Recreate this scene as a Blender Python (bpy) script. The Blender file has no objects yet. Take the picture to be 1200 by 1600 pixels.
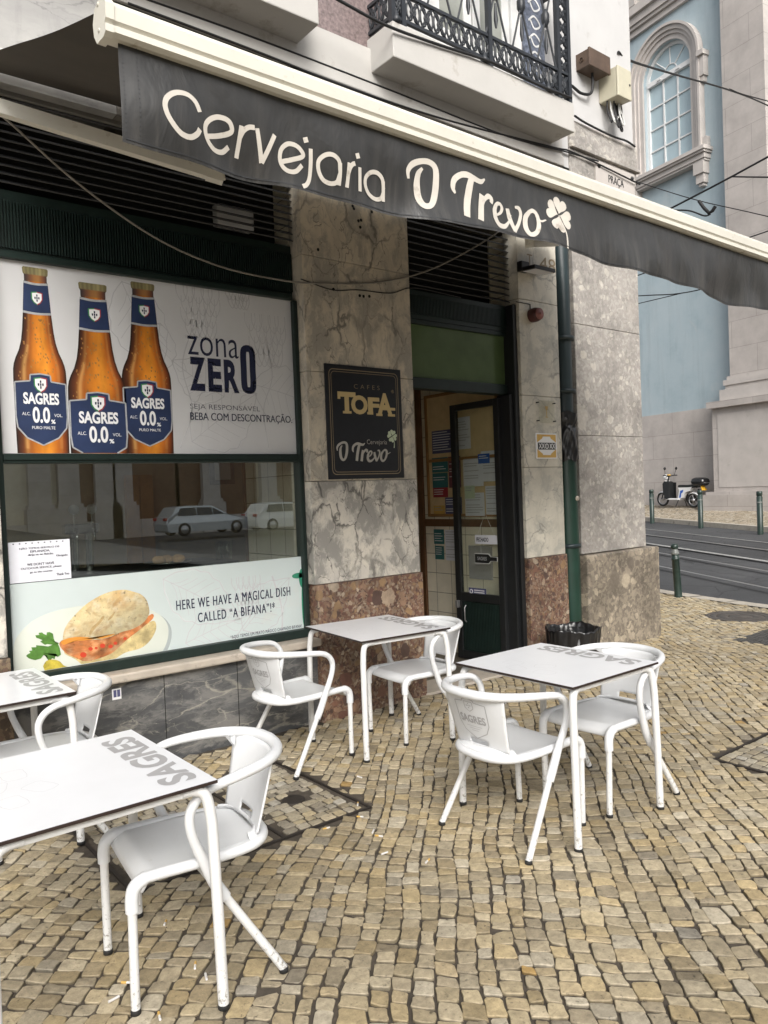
import bpy, bmesh, math, random
import numpy as np
from mathutils import Vector, Matrix, noise as mnoise
random.seed(7); rng = np.random.default_rng(7)
scene = bpy.context.scene
COL = scene.collection
pi = math.pi

# ------------------------------------------------------------------ camera
CAM = np.array([0.0, -4.587, 1.62])
RM = np.array([[0.77847425, -0.62646744, -0.03894067],
               [0.04560469, -0.00542327, 0.99894484],
               [0.62601761, 0.77942872, -0.02434798]])
FPX = 1201.64
cd = bpy.data.cameras.new('camera'); cam = bpy.data.objects.new('camera', cd); COL.objects.link(cam)
cd.sensor_fit = 'HORIZONTAL'; cd.sensor_width = 36; cd.lens = 36*FPX/1200
cd.clip_start = .05; cd.clip_end = 600
cam.matrix_world = Matrix([list(RM[0])+[0], list(RM[1])+[0], list(-RM[2])+[0], [0,0,0,1]]).transposed()
cam.location = CAM
scene.camera = cam

# ------------------------------------------------------------------ sky, sun, exposure (bright overcast)
SUN_EL, SUN_AZ = math.radians(34), math.radians(208)      # azimuth from +Y towards +X
w = bpy.data.worlds.new('World'); scene.world = w; w.use_nodes = True
nt = w.node_tree; nt.nodes.clear()
sky = nt.nodes.new('ShaderNodeTexSky'); sky.sky_type = 'NISHITA'; sky.sun_disc = False
sky.sun_elevation = SUN_EL; sky.sun_rotation = SUN_AZ
sky.air_density = 1.0; sky.dust_density = 4.0
hs = nt.nodes.new('ShaderNodeHueSaturation'); hs.inputs['Saturation'].default_value = .22
bg = nt.nodes.new('ShaderNodeBackground'); bg.inputs['Strength'].default_value = .13
wo = nt.nodes.new('ShaderNodeOutputWorld')
nt.links.new(sky.outputs[0], hs.inputs['Color']); nt.links.new(hs.outputs[0], bg.inputs[0]); nt.links.new(bg.outputs[0], wo.inputs[0])
sd = bpy.data.lights.new('sun', 'SUN'); sd.energy = 1.5; sd.angle = math.radians(34); sd.color = (1, .96, .90)
so = bpy.data.objects.new('sun', sd); COL.objects.link(so)
sv = Vector((math.sin(SUN_AZ)*math.cos(SUN_EL), math.cos(SUN_AZ)*math.cos(SUN_EL), math.sin(SUN_EL)))
so.rotation_euler = sv.to_track_quat('Z', 'Y').to_euler(); so.location = (0, -10, 20)
scene.view_settings.view_transform = 'Standard'; scene.view_settings.look = 'None'
scene.view_settings.exposure = 0.90; scene.view_settings.gamma = 1.0
scene.cycles.use_denoising = True
scene.cycles.max_bounces = 8; scene.cycles.transparent_max_bounces = 12

# ------------------------------------------------------------------ small tools
def ray(x, y): return RM.T @ np.array([(x-600)/FPX, -(y-800)/FPX, 1.0])
def at(x, y, axis=1, val=0.0):
    """the point of the plane  coordinate[axis] = val  seen at photo pixel x, y (used only to measure the facade)"""
    d = ray(x, y); t = (val-CAM[axis])/d[axis]; return CAM+t*d
def smooth(pts, n=8, closed=False):
    P = [np.array(p, float) for p in pts]; out = []
    m = len(P)
    for i in range(m if closed else m-1):
        p0 = P[i-1] if (i > 0 or closed) else 2*P[0]-P[1]
        p1 = P[i]; p2 = P[(i+1) % m]
        p3 = P[(i+2) % m] if (closed or i+2 < m) else 2*P[-1]-P[-2]
        for k in range(n):
            t = k/n
            out.append(.5*((2*p1)+(-p0+p2)*t+(2*p0-5*p1+4*p2-p3)*t*t+(-p0+3*p1-3*p2+p3)*t**3))
    if not closed: out.append(P[-1])
    return out

class MB:
    """collects geometry for ONE mesh object"""
    def __init__(s): s.v = []; s.f = []; s.m = []; s.sm = []; s.cur = 0; s.col = None
    def add(s, vs, fs, smooth_=False, mi=None):
        o = len(s.v); s.v += [tuple(map(float, p)) for p in vs]
        for f in fs: s.f.append([o+i for i in f]); s.m.append(s.cur if mi is None else mi); s.sm.append(smooth_)
        return s
    def box(s, x0, x1, y0, y1, z0, z1, bev=0.0):
        x0, x1 = min(x0, x1), max(x0, x1); y0, y1 = min(y0, y1), max(y0, y1); z0, z1 = min(z0, z1), max(z0, z1)
        bm = bmesh.new(); bmesh.ops.create_cube(bm, size=1)
        for v in bm.verts: v.co = ((x0+x1)/2+v.co.x*(x1-x0), (y0+y1)/2+v.co.y*(y1-y0), (z0+z1)/2+v.co.z*(z1-z0))
        if bev: bmesh.ops.bevel(bm, geom=bm.edges[:], offset=min(bev, .45*min(x1-x0, y1-y0, z1-z0)), segments=2, affect='EDGES', profile=.5)
        bm.verts.index_update()
        s.add([v.co for v in bm.verts], [[v.index for v in f.verts] for f in bm.faces]); bm.free(); return s
    def obox(s, o, ax, ay, az, bev=0):            # oriented box: corner o, edge vectors
        t = MB().box(0, 1, 0, 1, 0, 1); o, ax, ay, az = map(lambda q: np.array(q, float), (o, ax, ay, az))
        return s.add([o+ax*v[0]+ay*v[1]+az*v[2] for v in t.v], t.f)
    def tube(s, pts, r, seg=12, closed=False, cap=True, flat=1.0, up=None):
        P = [np.array(p, float) for p in pts]; n = len(P); R_ = r if hasattr(r, '__len__') else [r]*n
        vs, fs = [], []; prev = None
        for i in range(n):
            a = P[(i-1) % n] if (i > 0 or closed) else P[0]; b = P[(i+1) % n] if (i < n-1 or closed) else P[-1]
            t = b-a; t /= (np.linalg.norm(t)+1e-12)
            if prev is None:
                u = np.array(up if up is not None else ((0, 0, 1) if abs(t[2]) < .9 else (1, 0, 0)), float)
            else: u = prev
            u = u-t*(u@t); u /= (np.linalg.norm(u)+1e-12); prev = u; q = np.cross(t, u)
            for k in range(seg):
                an = 2*pi*k/seg; vs.append(P[i]+R_[i]*(math.cos(an)*u*flat+math.sin(an)*q))
        for i in range(n if closed else n-1):
            for k in range(seg):
                j = (i+1) % n
                fs.append([i*seg+k, i*seg+(k+1) % seg, j*seg+(k+1) % seg, j*seg+k])
        s.add(vs, fs, True)
        if cap and not closed:
            s.add(vs[:seg], [list(range(seg))[::-1]]); s.add(vs[-seg:], [list(range(seg))])
        return s
    def lathe(s, prof, c=(0, 0, 0), seg=24, axis='z'):
        vs, fs = [], []
        for r, h in prof:
            for k in range(seg):
                an = 2*pi*k/seg; p = (r*math.cos(an), r*math.sin(an), h)
                if axis == 'y': p = (p[0], p[2], p[1])
                if axis == 'x': p = (p[2], p[0], p[1])
                vs.append((c[0]+p[0], c[1]+p[1], c[2]+p[2]))
        for i in range(len(prof)-1):
            for k in range(seg): fs.append([i*seg+k, i*seg+(k+1) % seg, (i+1)*seg+(k+1) % seg, (i+1)*seg+k])
        return s.add(vs, fs, True)
    def grid(s, fn, nu, nv, sm=True):
        vs = [fn(i/nu, j/nv) for j in range(nv+1) for i in range(nu+1)]
        fs = [[j*(nu+1)+i, j*(nu+1)+i+1, (j+1)*(nu+1)+i+1, (j+1)*(nu+1)+i] for j in range(nv) for i in range(nu)]
        return s.add(vs, fs, sm)
    def poly(s, pts): return s.add(pts, [list(range(len(pts)))])
    def prism(s, pts, vec):                       # planar outline pushed along vec
        n = len(pts); v = np.array(vec, float); P = [np.array(p, float) for p in pts]
        return s.add(P+[p+v for p in P], [list(range(n))[::-1], list(range(n, 2*n))]+[[i, (i+1) % n, n+(i+1) % n, n+i] for i in range(n)])
    def ribbon(s, pts, wd, fn, n=7, closed=False, caps=True):
        P = smooth([np.array(p, float) for p in pts], n, closed); m = len(P)
        if hasattr(wd, '__len__'): W = [np.interp(i/(m-1)*(len(wd)-1), range(len(wd)), wd) for i in range(m)]
        else: W = [wd]*m
        vs = []
        for i in range(m):
            a = P[(i-1) % m] if (i > 0 or closed) else P[0]; b = P[(i+1) % m] if (i < m-1 or closed) else P[-1]
            t = b-a; t /= (np.linalg.norm(t)+1e-9); q = np.array([-t[1], t[0]])
            vs += [fn(*(P[i]+q*W[i]/2)), fn(*(P[i]-q*W[i]/2))]
        fs = [[2*i, 2*i+1, (2*i+3) % (2*m), (2*i+2) % (2*m)] for i in range(m if closed else m-1)]
        s.add(vs, fs)
        return s
    def build(s, name, mats, parent=None, fix=True):
        me = bpy.data.meshes.new(name)
        off = np.array(parent_loc(parent)) if parent is not None else np.zeros(3)
        me.from_pydata([tuple(np.array(v)-off) for v in s.v] if parent is not None and off.any() else s.v, [], s.f)
        for m in (mats if isinstance(mats, (list, tuple)) else [mats]): me.materials.append(m)
        me.polygons.foreach_set('material_index', s.m); me.polygons.foreach_set('use_smooth', s.sm)
        if fix:
            bm = bmesh.new(); bm.from_mesh(me); bmesh.ops.recalc_face_normals(bm, faces=bm.faces[:]); bm.to_mesh(me); bm.free()
        if s.col is not None:
            at_ = me.color_attributes.new('Col', 'FLOAT_COLOR', 'POINT')
            at_.data.foreach_set('color', np.array(s.col, 'f').ravel())
        me.update()
        o = bpy.data.objects.new(name, me); COL.objects.link(o)
        if parent is not None: o.parent = parent
        return o
def parent_loc(o):
    v = np.zeros(3)
    while o is not None: v += np.array(o.location); o = o.parent
    return v
def tag(o, label, cat, group=None, kind=None):
    if label: o['label'] = label
    if cat: o['category'] = cat
    if group: o['group'] = group
    if kind: o['kind'] = kind
    return o
def thing(name, label, cat, loc=(0, 0, 0), group=None):
    o = bpy.data.objects.new(name, None); COL.objects.link(o); o.location = loc; o.empty_display_size = .1
    return tag(o, label, cat, group)
def dup(root, loc, rz, label=None):
    r = root.copy(); COL.objects.link(r); r.location = loc; r.rotation_euler = (0, 0, rz)
    if label: r['label'] = label
    for ch in list(root.children):
        c = ch.copy(); COL.objects.link(c); c.parent = r
        for g in list(ch.children):
            d = g.copy(); COL.objects.link(d); d.parent = c
    return r

_tc = {}
def text_mesh(body, bold=0.0, spacing=1.0):
    k = (body, bold, spacing)
    if k not in _tc:
        c = bpy.data.curves.new('t', 'FONT'); c.body = body; c.offset = bold; c.resolution_u = 4; c.space_character = spacing; c.align_x = 'LEFT'
        o = bpy.data.objects.new('t', c); me = bpy.data.meshes.new_from_object(o)
        V = np.array([v.co[:2] for v in me.vertices]).reshape(-1, 2); F = [list(p.vertices) for p in me.polygons]
        bpy.data.objects.remove(o); bpy.data.meshes.remove(me); bpy.data.curves.remove(c)
        _tc[k] = ((V-V.min(0))/(V.max(0)-V.min(0)), F)
    return _tc[k]
def write(mb, body, fn, u0, u1, v0, v1, bold=0.0, spacing=1.0, slant=0.0, base=0.0):
    """letters stretched into the rectangle u0..u1, v0..v1 and laid on the surface fn(u, v)"""
    dbl = 0 < bold <= .012                                      # light emboldening: struck twice, a hair apart
    V, F = text_mesh(body, 0.0 if dbl else bold, spacing)
    pts = [fn(u0+(u1-u0)*a+slant*(b-.5)*(v1-v0), v0+(v1-v0)*b) for a, b in V]
    mb.add(pts, F)
    if dbl:
        sh = 4*bold*abs(v1-v0)*(1 if abs(u1-u0) < 40 else 0)*(1 if u1 > u0 else -1)
        mb.add([np.array(fn(u0+(u1-u0)*a+sh, v0+(v1-v0)*b))+np.array((0, -.00015, 0)) for a, b in V], F)
    return mb

# ------------------------------------------------------------------ materials
class NT:
    def __init__(s, name):
        s.m = bpy.data.materials.new(name); s.m.use_nodes = True; s.t = s.m.node_tree; s.t.nodes.clear()
        s.out = s.n('OutputMaterial'); s.b = s.n('BsdfPrincipled'); s.l(s.b, s.out, 0, 'Surface')
        s.tc = s.n('TexCoord')
    def n(s, typ, **kw):
        nd = s.t.nodes.new('ShaderNode'+typ)
        for k, v in kw.items():
            if hasattr(nd, k) and k not in nd.inputs: setattr(nd, k, v)
            else: nd.inputs[k.replace('_', ' ')].default_value = v
        return nd
    def l(s, a, b, i=0, j=0):
        s.t.links.new(a.outputs[i] if not isinstance(i, str) else a.outputs[i], b.inputs[j]); return b
    def obj(s, sc=(1, 1, 1), loc=(0, 0, 0), rot=(0, 0, 0)):
        mp = s.n('Mapping'); mp.inputs['Scale'].default_value = sc; mp.inputs['Location'].default_value = loc; mp.inputs['Rotation'].default_value = rot
        s.t.links.new(s.tc.outputs['Object'], mp.inputs[0]); return mp
    def noise(s, vec, scale=5, detail=6, rough=.6, dist=0.0):
        x = s.n('TexNoise'); x.inputs['Scale'].default_value = scale; x.inputs['Detail'].default_value = detail
        x.inputs['Roughness'].default_value = rough; x.inputs['Distortion'].default_value = dist
        s.t.links.new(vec.outputs[0], x.inputs['Vector']); return x
    def vor(s, vec, scale=5, feature='F1', rand=1.0):
        x = s.n('TexVoronoi'); x.feature = feature; x.inputs['Scale'].default_value = scale; x.inputs['Randomness'].default_value = rand
        s.t.links.new(vec.outputs[0], x.inputs['Vector']); return x
    def ramp(s, src, stops, i=0, interp='LINEAR'):
        r = s.n('ValToRGB'); e = r.color_ramp.elements; r.color_ramp.interpolation = interp
        while len(e) > 1: e.remove(e[-1])
        for k, (p, c) in enumerate(stops):
            c = (c, c, c) if not hasattr(c, '__len__') else c
            el = e[0] if k == 0 else e.new(p)
            el.position = p; el.color = (*c, 1)
        s.t.links.new(src.outputs[i], r.inputs[0]); return r
    def mix(s, fac, a, b, mode='MIX'):
        x = s.n('Mix'); x.data_type = 'RGBA'; x.blend_type = mode
        for idx, val in ((0, fac), (6, a), (7, b)):
            if isinstance(val, (int, float)): x.inputs[idx].default_value = val
            elif isinstance(val, tuple): x.inputs[idx].default_value = (*val, 1)
            else: s.t.links.new(val.outputs[2] if val.bl_idname == 'ShaderNodeMix' else val.outputs[0], x.inputs[idx])
        return x
    def color(s, src):
        s.t.links.new(src.outputs[2] if src.bl_idname == 'ShaderNodeMix' else src.outputs[0], s.b.inputs['Base Color'])
    def bump(s, src, strength=.3, dist=.01, i=0):
        b = s.n('Bump'); b.inputs['Strength'].default_value = strength; b.inputs['Distance'].default_value = dist
        s.t.links.new(src.outputs[2] if src.bl_idname == 'ShaderNodeMix' else src.outputs[i], b.inputs['Height']); s.t.links.new(b.outputs[0], s.b.inputs['Normal'])
    def set(s, **kw):
        for k, v in kw.items(): s.b.inputs[k.replace('_', ' ')].default_value = v
        return s
def warp(N, vec, scale, amt):
    nz = N.noise(vec, scale, 4, .55)
    sb = N.n('VectorMath', operation='SUBTRACT'); N.l(nz, sb, 'Color', 0); sb.inputs[1].default_value = (.5, .5, .5)
    sc = N.n('VectorMath', operation='SCALE'); N.l(sb, sc); sc.inputs['Scale'].default_value = amt
    ad = N.n('VectorMath', operation='ADD'); N.l(vec, ad); N.l(sc, ad, 0, 1); return ad

def simple(name, col, rough=.5, metal=0.0, var=.12, scale=12.0, bump=0.0, dirt=None, spec=None, thin=0.0):
    N = NT(name); v = N.obj(); nz = N.noise(v, scale, 5, .6)
    d = tuple(c*(1-var) for c in col); b = tuple(min(1, c*(1+var)) for c in col)
    c = N.ramp(nz, [(.3, d), (.7, b)])
    if dirt:
        n2 = N.noise(v, dirt[1], 8, .7); r2 = N.ramp(n2, [(dirt[2], 0), (dirt[2]+.12, 1)])
        c = N.mix(r2, c, dirt[0])
    N.color(c); N.set(Roughness=rough, Metallic=metal)
    if spec is not None: N.b.inputs['Specular IOR Level'].default_value = spec
    if bump: N.bump(N.noise(v, scale*6, 4, .7), bump, .004)
    if thin:
        tl = N.n('BsdfTranslucent'); tl.inputs[0].default_value = (*col, 1); mx = N.n('MixShader'); mx.inputs[0].default_value = thin
        N.l(N.b, mx, 0, 1); N.l(tl, mx, 0, 2); N.l(mx, N.out)
    return N.m

def vein_net(N, w, scale, thick_lo, thick_hi, v, msc, lo=.35, hi=.68):
    ve = N.vor(w, scale, 'DISTANCE_TO_EDGE')
    th = N.ramp(N.noise(v, msc, 4, .6), [(lo, thick_lo), (hi, thick_hi)])
    dv = N.n('Math', operation='DIVIDE'); N.l(ve, dv); N.l(th, dv, 0, 1); dv.use_clamp = True
    return N.ramp(dv, [(0, 1), (.30, .75), (.6, .25), (1, 0)])
def marble(name, base, base2, vein, scale, dens=.5, patch=None, patch_amt=.5, stretch=(1,1,1), rot=(0,0,0), thick=.08, rough=.3, seed=0, fine=.6):
    N = NT(name); v = N.obj(stretch, rot=rot, loc=(seed, seed*2.3, seed*.7))
    w1 = warp(N, v, 1.6*scale, .55/scale); w2 = warp(N, w1, 6*scale, .16/scale); w3 = warp(N, w2, 22*scale, .035/scale)
    c = N.ramp(N.noise(w2, 1.1*scale, 7, .62), [(.34, base2), (.60, base)])
    if patch:
        pn = N.noise(w3, 1.5*scale, 9, .70); c = N.mix(N.ramp(pn, [(.56-.14*patch_amt, 0), (.66-.14*patch_amt, .85)]), c, patch)
    r1 = vein_net(N, w3, 1.15*scale, .004, thick, v, 1.1*scale, .42, .70)
    r2 = vein_net(N, w3, 3.1*scale, .004, thick*.9, v, 1.9*scale, .46, .74)
    m2 = N.ramp(N.noise(w1, 1.3*scale, 3, .5), [(.44, 0), (.60, fine)])
    m1 = N.ramp(N.noise(w1, .8*scale, 3, .5), [(.36, .25), (.55, 1)])
    vv = N.mix(1.0, N.mix(1.0, r1, m1, 'MULTIPLY'), N.mix(1.0, r2, m2, 'MULTIPLY'), 'LIGHTEN')
    c = N.mix(N.mix(1.0, vv, (dens,)*3, 'MULTIPLY'), c, vein)
    st = N.ramp(N.noise(N.obj((1, 1, .15)), 6, 6, .7), [(.55, 1), (.8, .75)]); c = N.mix(1.0, c, st, 'MULTIPLY')
    N.color(c); N.set(Roughness=rough); N.bump(N.noise(v, 40, 3, .6), .08, .003); return N.m

def breccia(name, matrix, cells, scale, edge=.05, rough=.45, big=None, grime=.35, cover=.5):
    """rounded pebbles of several sizes set in a darker stone"""
    N = NT(name); v = N.obj(); wv = warp(N, warp(N, v, 7, .10), 26, .040)
    c = N.ramp(N.noise(wv, 14, 8, .75), [(.3, tuple(x*.65 for x in matrix)), (.7, tuple(min(1, x*1.25) for x in matrix))])
    chip = N.vor(wv, scale*4.5); ch = N.n('SeparateColor'); N.l(chip, ch, 'Color', 0)
    c = N.mix(.55, c, N.ramp(ch, [(i/len(cells), tuple(q*.8 for q in cc)) for i, cc in enumerate(cells)], 1, 'CONSTANT'))
    for k, sc in enumerate((scale*2.4, scale*1.2, scale*.55)):
        vo = N.vor(wv, sc); col = N.n('SeparateColor'); N.l(vo, col, 'Color', 0)
        pal = N.ramp(col, [(i/len(cells), cc) for i, cc in enumerate(cells)], 0, 'CONSTANT')
        rad = N.n('MapRange'); N.l(col, rad, 2, 0); rad.inputs[1].default_value = (.12, .28, .55)[k]; rad.inputs[2].default_value = 1; rad.inputs[3].default_value = 0; rad.inputs[4].default_value = .62
        lt = N.n('Math', operation='SUBTRACT'); N.l(rad, lt); N.l(vo, lt, 'Distance', 1)
        mk = N.ramp(lt, [(0.0, 0), (edge, 1)])
        c = N.mix(mk, c, N.mix(.35, pal, N.ramp(N.noise(wv, 30, 5, .7), [(.3, .1), (.7, .55)]), 'OVERLAY'))
    g = N.ramp(N.noise(v, 2.3, 8, .7), [(.42, 1), (.75, 1-grime)])
    c = N.mix(1.0, c, g, 'MULTIPLY')
    N.color(c); N.set(Roughness=rough); N.bump(N.noise(v, 45, 5, .7), .25, .004)
    return N.m

def attr_mat(name, rough=.7, noise_amt=.5, scale=45, bump=.4, sheen=None, fine=True):
    N = NT(name); a = N.n('VertexColor'); a.layer_name = 'Col'; v = N.obj()
    if fine:
        nz = N.ramp(N.noise(v, scale, 8, .75), [(.25, 1-noise_amt), (.75, 1+noise_amt*.35)])
        c = N.mix(1.0, a, nz, 'MULTIPLY')
        pit = N.ramp(N.noise(v, scale*1.5, 5, .65), [(.30, .35), (.40, 1)])
        c = N.mix(1.0, c, pit, 'MULTIPLY')
        N.color(c); N.bump(N.noise(v, scale*1.6, 6, .7), bump, .004)
    else: N.color(a)
    N.set(Roughness=rough); return N.m

def glass(name, tint=(.9, .93, .9), refl=1.0, rough=0.0):
    N = NT(name); N.t.nodes.remove(N.b)
    tr = N.n('BsdfTransparent'); tr.inputs[0].default_value = (*tint, 1); gl = N.n('BsdfGlossy'); gl.inputs['Roughness'].default_value = rough
    gl.inputs[0].default_value = (.95, .97, .95, 1)
    fr = N.n('LayerWeight'); fr.inputs[0].default_value = .5; pw = N.n('Math', operation='POWER'); N.l(fr, pw, 'Facing', 0); pw.inputs[1].default_value = 3.5
    mu = N.n('Math', operation='MULTIPLY_ADD'); mu.use_clamp = True; N.l(pw, mu); mu.inputs[1].default_value = .8; mu.inputs[2].default_value = refl
    mx = N.n('MixShader'); N.l(mu, mx); N.l(tr, mx, 0, 1); N.l(gl, mx, 0, 2); N.l(mx, N.out)
    return N.m

def blocks(name, col, bw, bh, mortar=.004, var=.12, off=.5, rough=.7, mcol=None, rotz=0.0, axis='xz', stain=.3, scale=4, loc=(0, 0, 0)):
    """stone or tile courses on an upright wall"""
    N = NT(name); v = N.obj(loc=loc); sp = N.n('SeparateXYZ'); N.l(v, sp); cb = N.n('CombineXYZ')
    N.l(sp, cb, {'x': 0, 'y': 1}[axis[0]], 0); N.l(sp, cb, 2, 1)
    br = N.n('TexBrick'); N.l(cb, br); br.offset = off; br.inputs['Scale'].default_value = 1
    br.inputs['Brick Width'].default_value = bw; br.inputs['Row Height'].default_value = bh; br.inputs['Mortar Size'].default_value = mortar
    br.inputs['Color1'].default_value = (*[c*(1-var) for c in col], 1); br.inputs['Color2'].default_value = (*[min(1, c*(1+var)) for c in col], 1)
    br.inputs['Mortar'].default_value = (*(mcol or tuple(c*.45 for c in col)), 1)
    g = N.ramp(N.noise(v, scale, 8, .68), [(.3, 1-stain), (.7, 1.06)])
    c = N.mix(1.0, br, g, 'MULTIPLY'); N.color(c); N.set(Roughness=rough); N.bump(N.noise(v, 30, 5, .7), .12, .004)
    return N.m

def fabric_mat():
    N = NT('charcoal_awning_fabric'); v = N.obj()
    c = N.ramp(N.noise(v, 3, 5, .6), [(.3, (.024, .0238, .0235)), (.7, (.036, .0355, .0345))])
    st = N.ramp(N.noise(N.obj((14, 1, 1.1)), 1.6, 6, .7), [(.48, 0), (.75, .75)])
    sp = N.n('SeparateXYZ'); N.l(v, sp); lo = N.n('MapRange'); N.l(sp, lo, 2, 0)
    lo.inputs[1].default_value = -1.02; lo.inputs[2].default_value = -1.30; lo.inputs[3].default_value = .25; lo.inputs[4].default_value = 1.0
    f = N.mix(1.0, st, N.ramp(lo, [(0, 0), (1, 1)]), 'MULTIPLY')
    c = N.mix(f, c, (.105, .098, .088)); N.color(c); N.set(Roughness=.40)
    b1 = N.noise(N.obj((1, 1, .55), rot=(0, .5, 0)), 5.5, 4, .5, .6); N.bump(b1, .30, .05); return N.m
def blue_mat():
    N = NT('blue_render'); v = N.obj()
    c = N.ramp(N.noise(v, .8, 8, .68), [(.3, (.30, .375, .41)), (.48, (.355, .43, .465)), (.68, (.39, .455, .485))])
    st = N.ramp(N.noise(N.obj((2.5, 2.5, .22)), 1.2, 7, .7), [(.5, 1), (.78, .80)]); c = N.mix(1.0, c, st, 'MULTIPLY')
    pt = N.ramp(N.noise(N.obj(loc=(3, 1, 7)), .45, 9, .75, .8), [(.56, 0), (.60, .55)]); c = N.mix(pt, c, (.40, .445, .46))
    N.color(c); N.set(Roughness=.85); N.bump(N.noise(v, 14, 7, .7), .2, .01); return N.m
def asphalt_mat():
    N = NT('asphalt'); v = N.obj()
    c = N.ramp(N.noise(v, 110, 4, .8), [(.3, (.040, .041, .044)), (.7, (.088, .089, .092))])
    b = N.ramp(N.noise(N.obj((.5, .25, 1), rot=(0, 0, .5)), .9, 7, .65), [(.35, .70), (.5, 1), (.7, 1.3)]); c = N.mix(1.0, c, b, 'MULTIPLY')
    pa = N.ramp(N.noise(N.obj(loc=(4, 2, 0)), .35, 3, .4), [(.52, 0), (.525, .45)]); c = N.mix(pa, c, (.045, .046, .049))
    cr = N.ramp(N.vor(warp(N, v, 2, .4), .7, 'DISTANCE_TO_EDGE'), [(0, .45), (.012, 1)]); c = N.mix(1.0, c, cr, 'MULTIPLY')
    N.color(c); N.set(Roughness=.75); N.bump(N.noise(v, 130, 3, .7), .5, .006); return N.m
def leg_mat():
    N = NT('white_painted_metal'); v = N.obj()
    c = N.ramp(N.noise(v, 9, 5, .6), [(.3, (.60, .60, .59)), (.7, (.66, .66, .655))])
    sp = N.n('SeparateXYZ'); N.l(v, sp); lo = N.n('MapRange'); N.l(sp, lo, 2, 0)
    lo.inputs[1].default_value = .40; lo.inputs[2].default_value = .0; lo.inputs[3].default_value = .0; lo.inputs[4].default_value = .14
    nz = N.noise(v, 48, 6, .75); ad = N.n('Math', operation='ADD'); N.l(nz, ad); N.l(lo, ad, 0, 1)
    c = N.mix(N.ramp(ad, [(.66, 0), (.74, .85)]), c, (.20, .18, .15)); N.color(c); N.set(Roughness=.4); return N.m
MAT = {}
def mk():
    M = MAT
    M['plastic'] = simple('white_plastic', (.65, .66, .67), .34, var=.035, scale=6, dirt=((.52, .50, .45), 11, .63), bump=.03)
    M['leg'] = leg_mat()
    M['rubber'] = simple('black_rubber', (.015, .015, .015), .7)
    M['tabletop'] = simple('white_laminate', (.74, .75, .77), .28, var=.025, scale=4, dirt=((.6, .6, .58), 30, .72))
    M['tableedge'] = simple('dark_laminate_edge', (.022, .012, .010), .5)
    M['greyprint'] = simple('grey_print', (.36, .355, .36), .4, var=.05)
    M['faintprint'] = simple('faint_print', (.60, .60, .61), .4, var=.05)
    M['warmgrey'] = simple('warm_grey_print', (.62, .60, .585), .4, var=.04)
    M['asphalt'] = asphalt_mat()
    M['kerb'] = simple('kerb_stone', (.42, .38, .32), .7, var=.15, scale=6, bump=.3, dirt=((.2, .18, .15), 5, .58))
    M['sand'] = simple('joint_sand', (.062, .050, .037), .95, var=.4, scale=18, bump=.5)
    M['cobble'] = attr_mat('limestone_setts', .62, .55, 30, .8)
    M['plaster'] = simple('white_plaster', (.50, .495, .49), .8, var=.05, scale=3, bump=.25, dirt=((.38, .37, .355), 2.2, .58))
    M['slab'] = simple('painted_slab', (.47, .455, .43), .75, var=.05, scale=3, bump=.15, dirt=((.31, .28, .24), 3.0, .58))
    M['marble_top'] = marble('cream_marble', (.64, .565, .445), (.48, .43, .35), (.17, .155, .135), 3.2, 1.0, (.34, .315, .27), .70, rot=(0, .65, 0), stretch=(1, 1, .62), thick=.11, seed=1, fine=1.0)
    M['marble_low'] = marble('grey_veined_marble', (.60, .555, .475), (.47, .44, .395), (.07, .066, .062), 3.9, .9, (.235, .225, .205), .80, rot=(0, .7, 0), stretch=(1, 1, .7), thick=.13, seed=2, fine=1.0)
    M['marble_side'] = marble('pale_marble', (.64, .60, .51), (.50, .47, .40), (.22, .21, .19), 2.6, .8, (.40, .385, .34), .5, seed=3, fine=.8)
    M['marble_dark'] = marble('dark_marble', (.105, .107, .11), (.055, .057, .06), (.40, .38, .32), 3.0, .62, (.20, .195, .185), .55, rot=(0, .42, 0), stretch=(.55, 1, 1.6), thick=.10, rough=.38, seed=4, fine=.8)
    M['marble_band'] = marble('grey_marble_band', (.44, .43, .41), (.29, .285, .28), (.12, .12, .12), 1.4, .8, (.2, .2, .2), .4, rot=(0, .5, 0), stretch=(.8, 1, 1.3), rough=.4, seed=5)
    M['breccia'] = breccia('red_breccia', (.14, .078, .058), [(.33, .21, .14), (.18, .09, .068), (.42, .32, .23), (.11, .068, .056), (.25, .13, .09), (.47, .385, .29), (.34, .22, .12)], 13, grime=.62)
    M['breccia_brown'] = breccia('brown_breccia', (.115, .08, .055), [(.26, .19, .12), (.16, .10, .07), (.33, .25, .15), (.10, .07, .05), (.2, .13, .09)], 9, grime=.5)
    M['conglo'] = breccia('pale_conglomerate', (.37, .345, .32), [(.58, .55, .50), (.40, .37, .34), (.55, .52, .47), (.44, .405, .37), (.37, .345, .32)], 8, grime=.52, edge=.05)
    M['conglo_low'] = breccia('weathered_conglomerate', (.22, .19, .15), [(.48, .41, .31), (.23, .195, .155), (.44, .375, .29), (.19, .16, .13), (.34, .29, .225)], 8, grime=.55)
    M['sill'] = simple('sill_stone', (.42, .37, .31), .55, var=.12, scale=7, bump=.15, dirt=((.22, .19, .16), 6, .58))
    M['frame'] = simple('dark_green_frame', (.010, .020, .017), .4, var=.2, spec=.4)
    M['black'] = simple('black_paint', (.012, .013, .014), .42, var=.2)
    M['louvre'] = simple('charcoal_louvre', (.030, .031, .033), .5, var=.2)
    M['dark'] = simple('unlit_void', (.006, .007, .006), .9)
    M['greenpanel'] = simple('green_panel', (.115, .175, .075), .16, var=.18, scale=4, thin=.25, bump=.25)
    M['pipegreen'] = simple('green_downpipe', (.012, .040, .028), .35, var=.2, scale=4, dirt=((.12, .14, .12), 16, .70))
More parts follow.
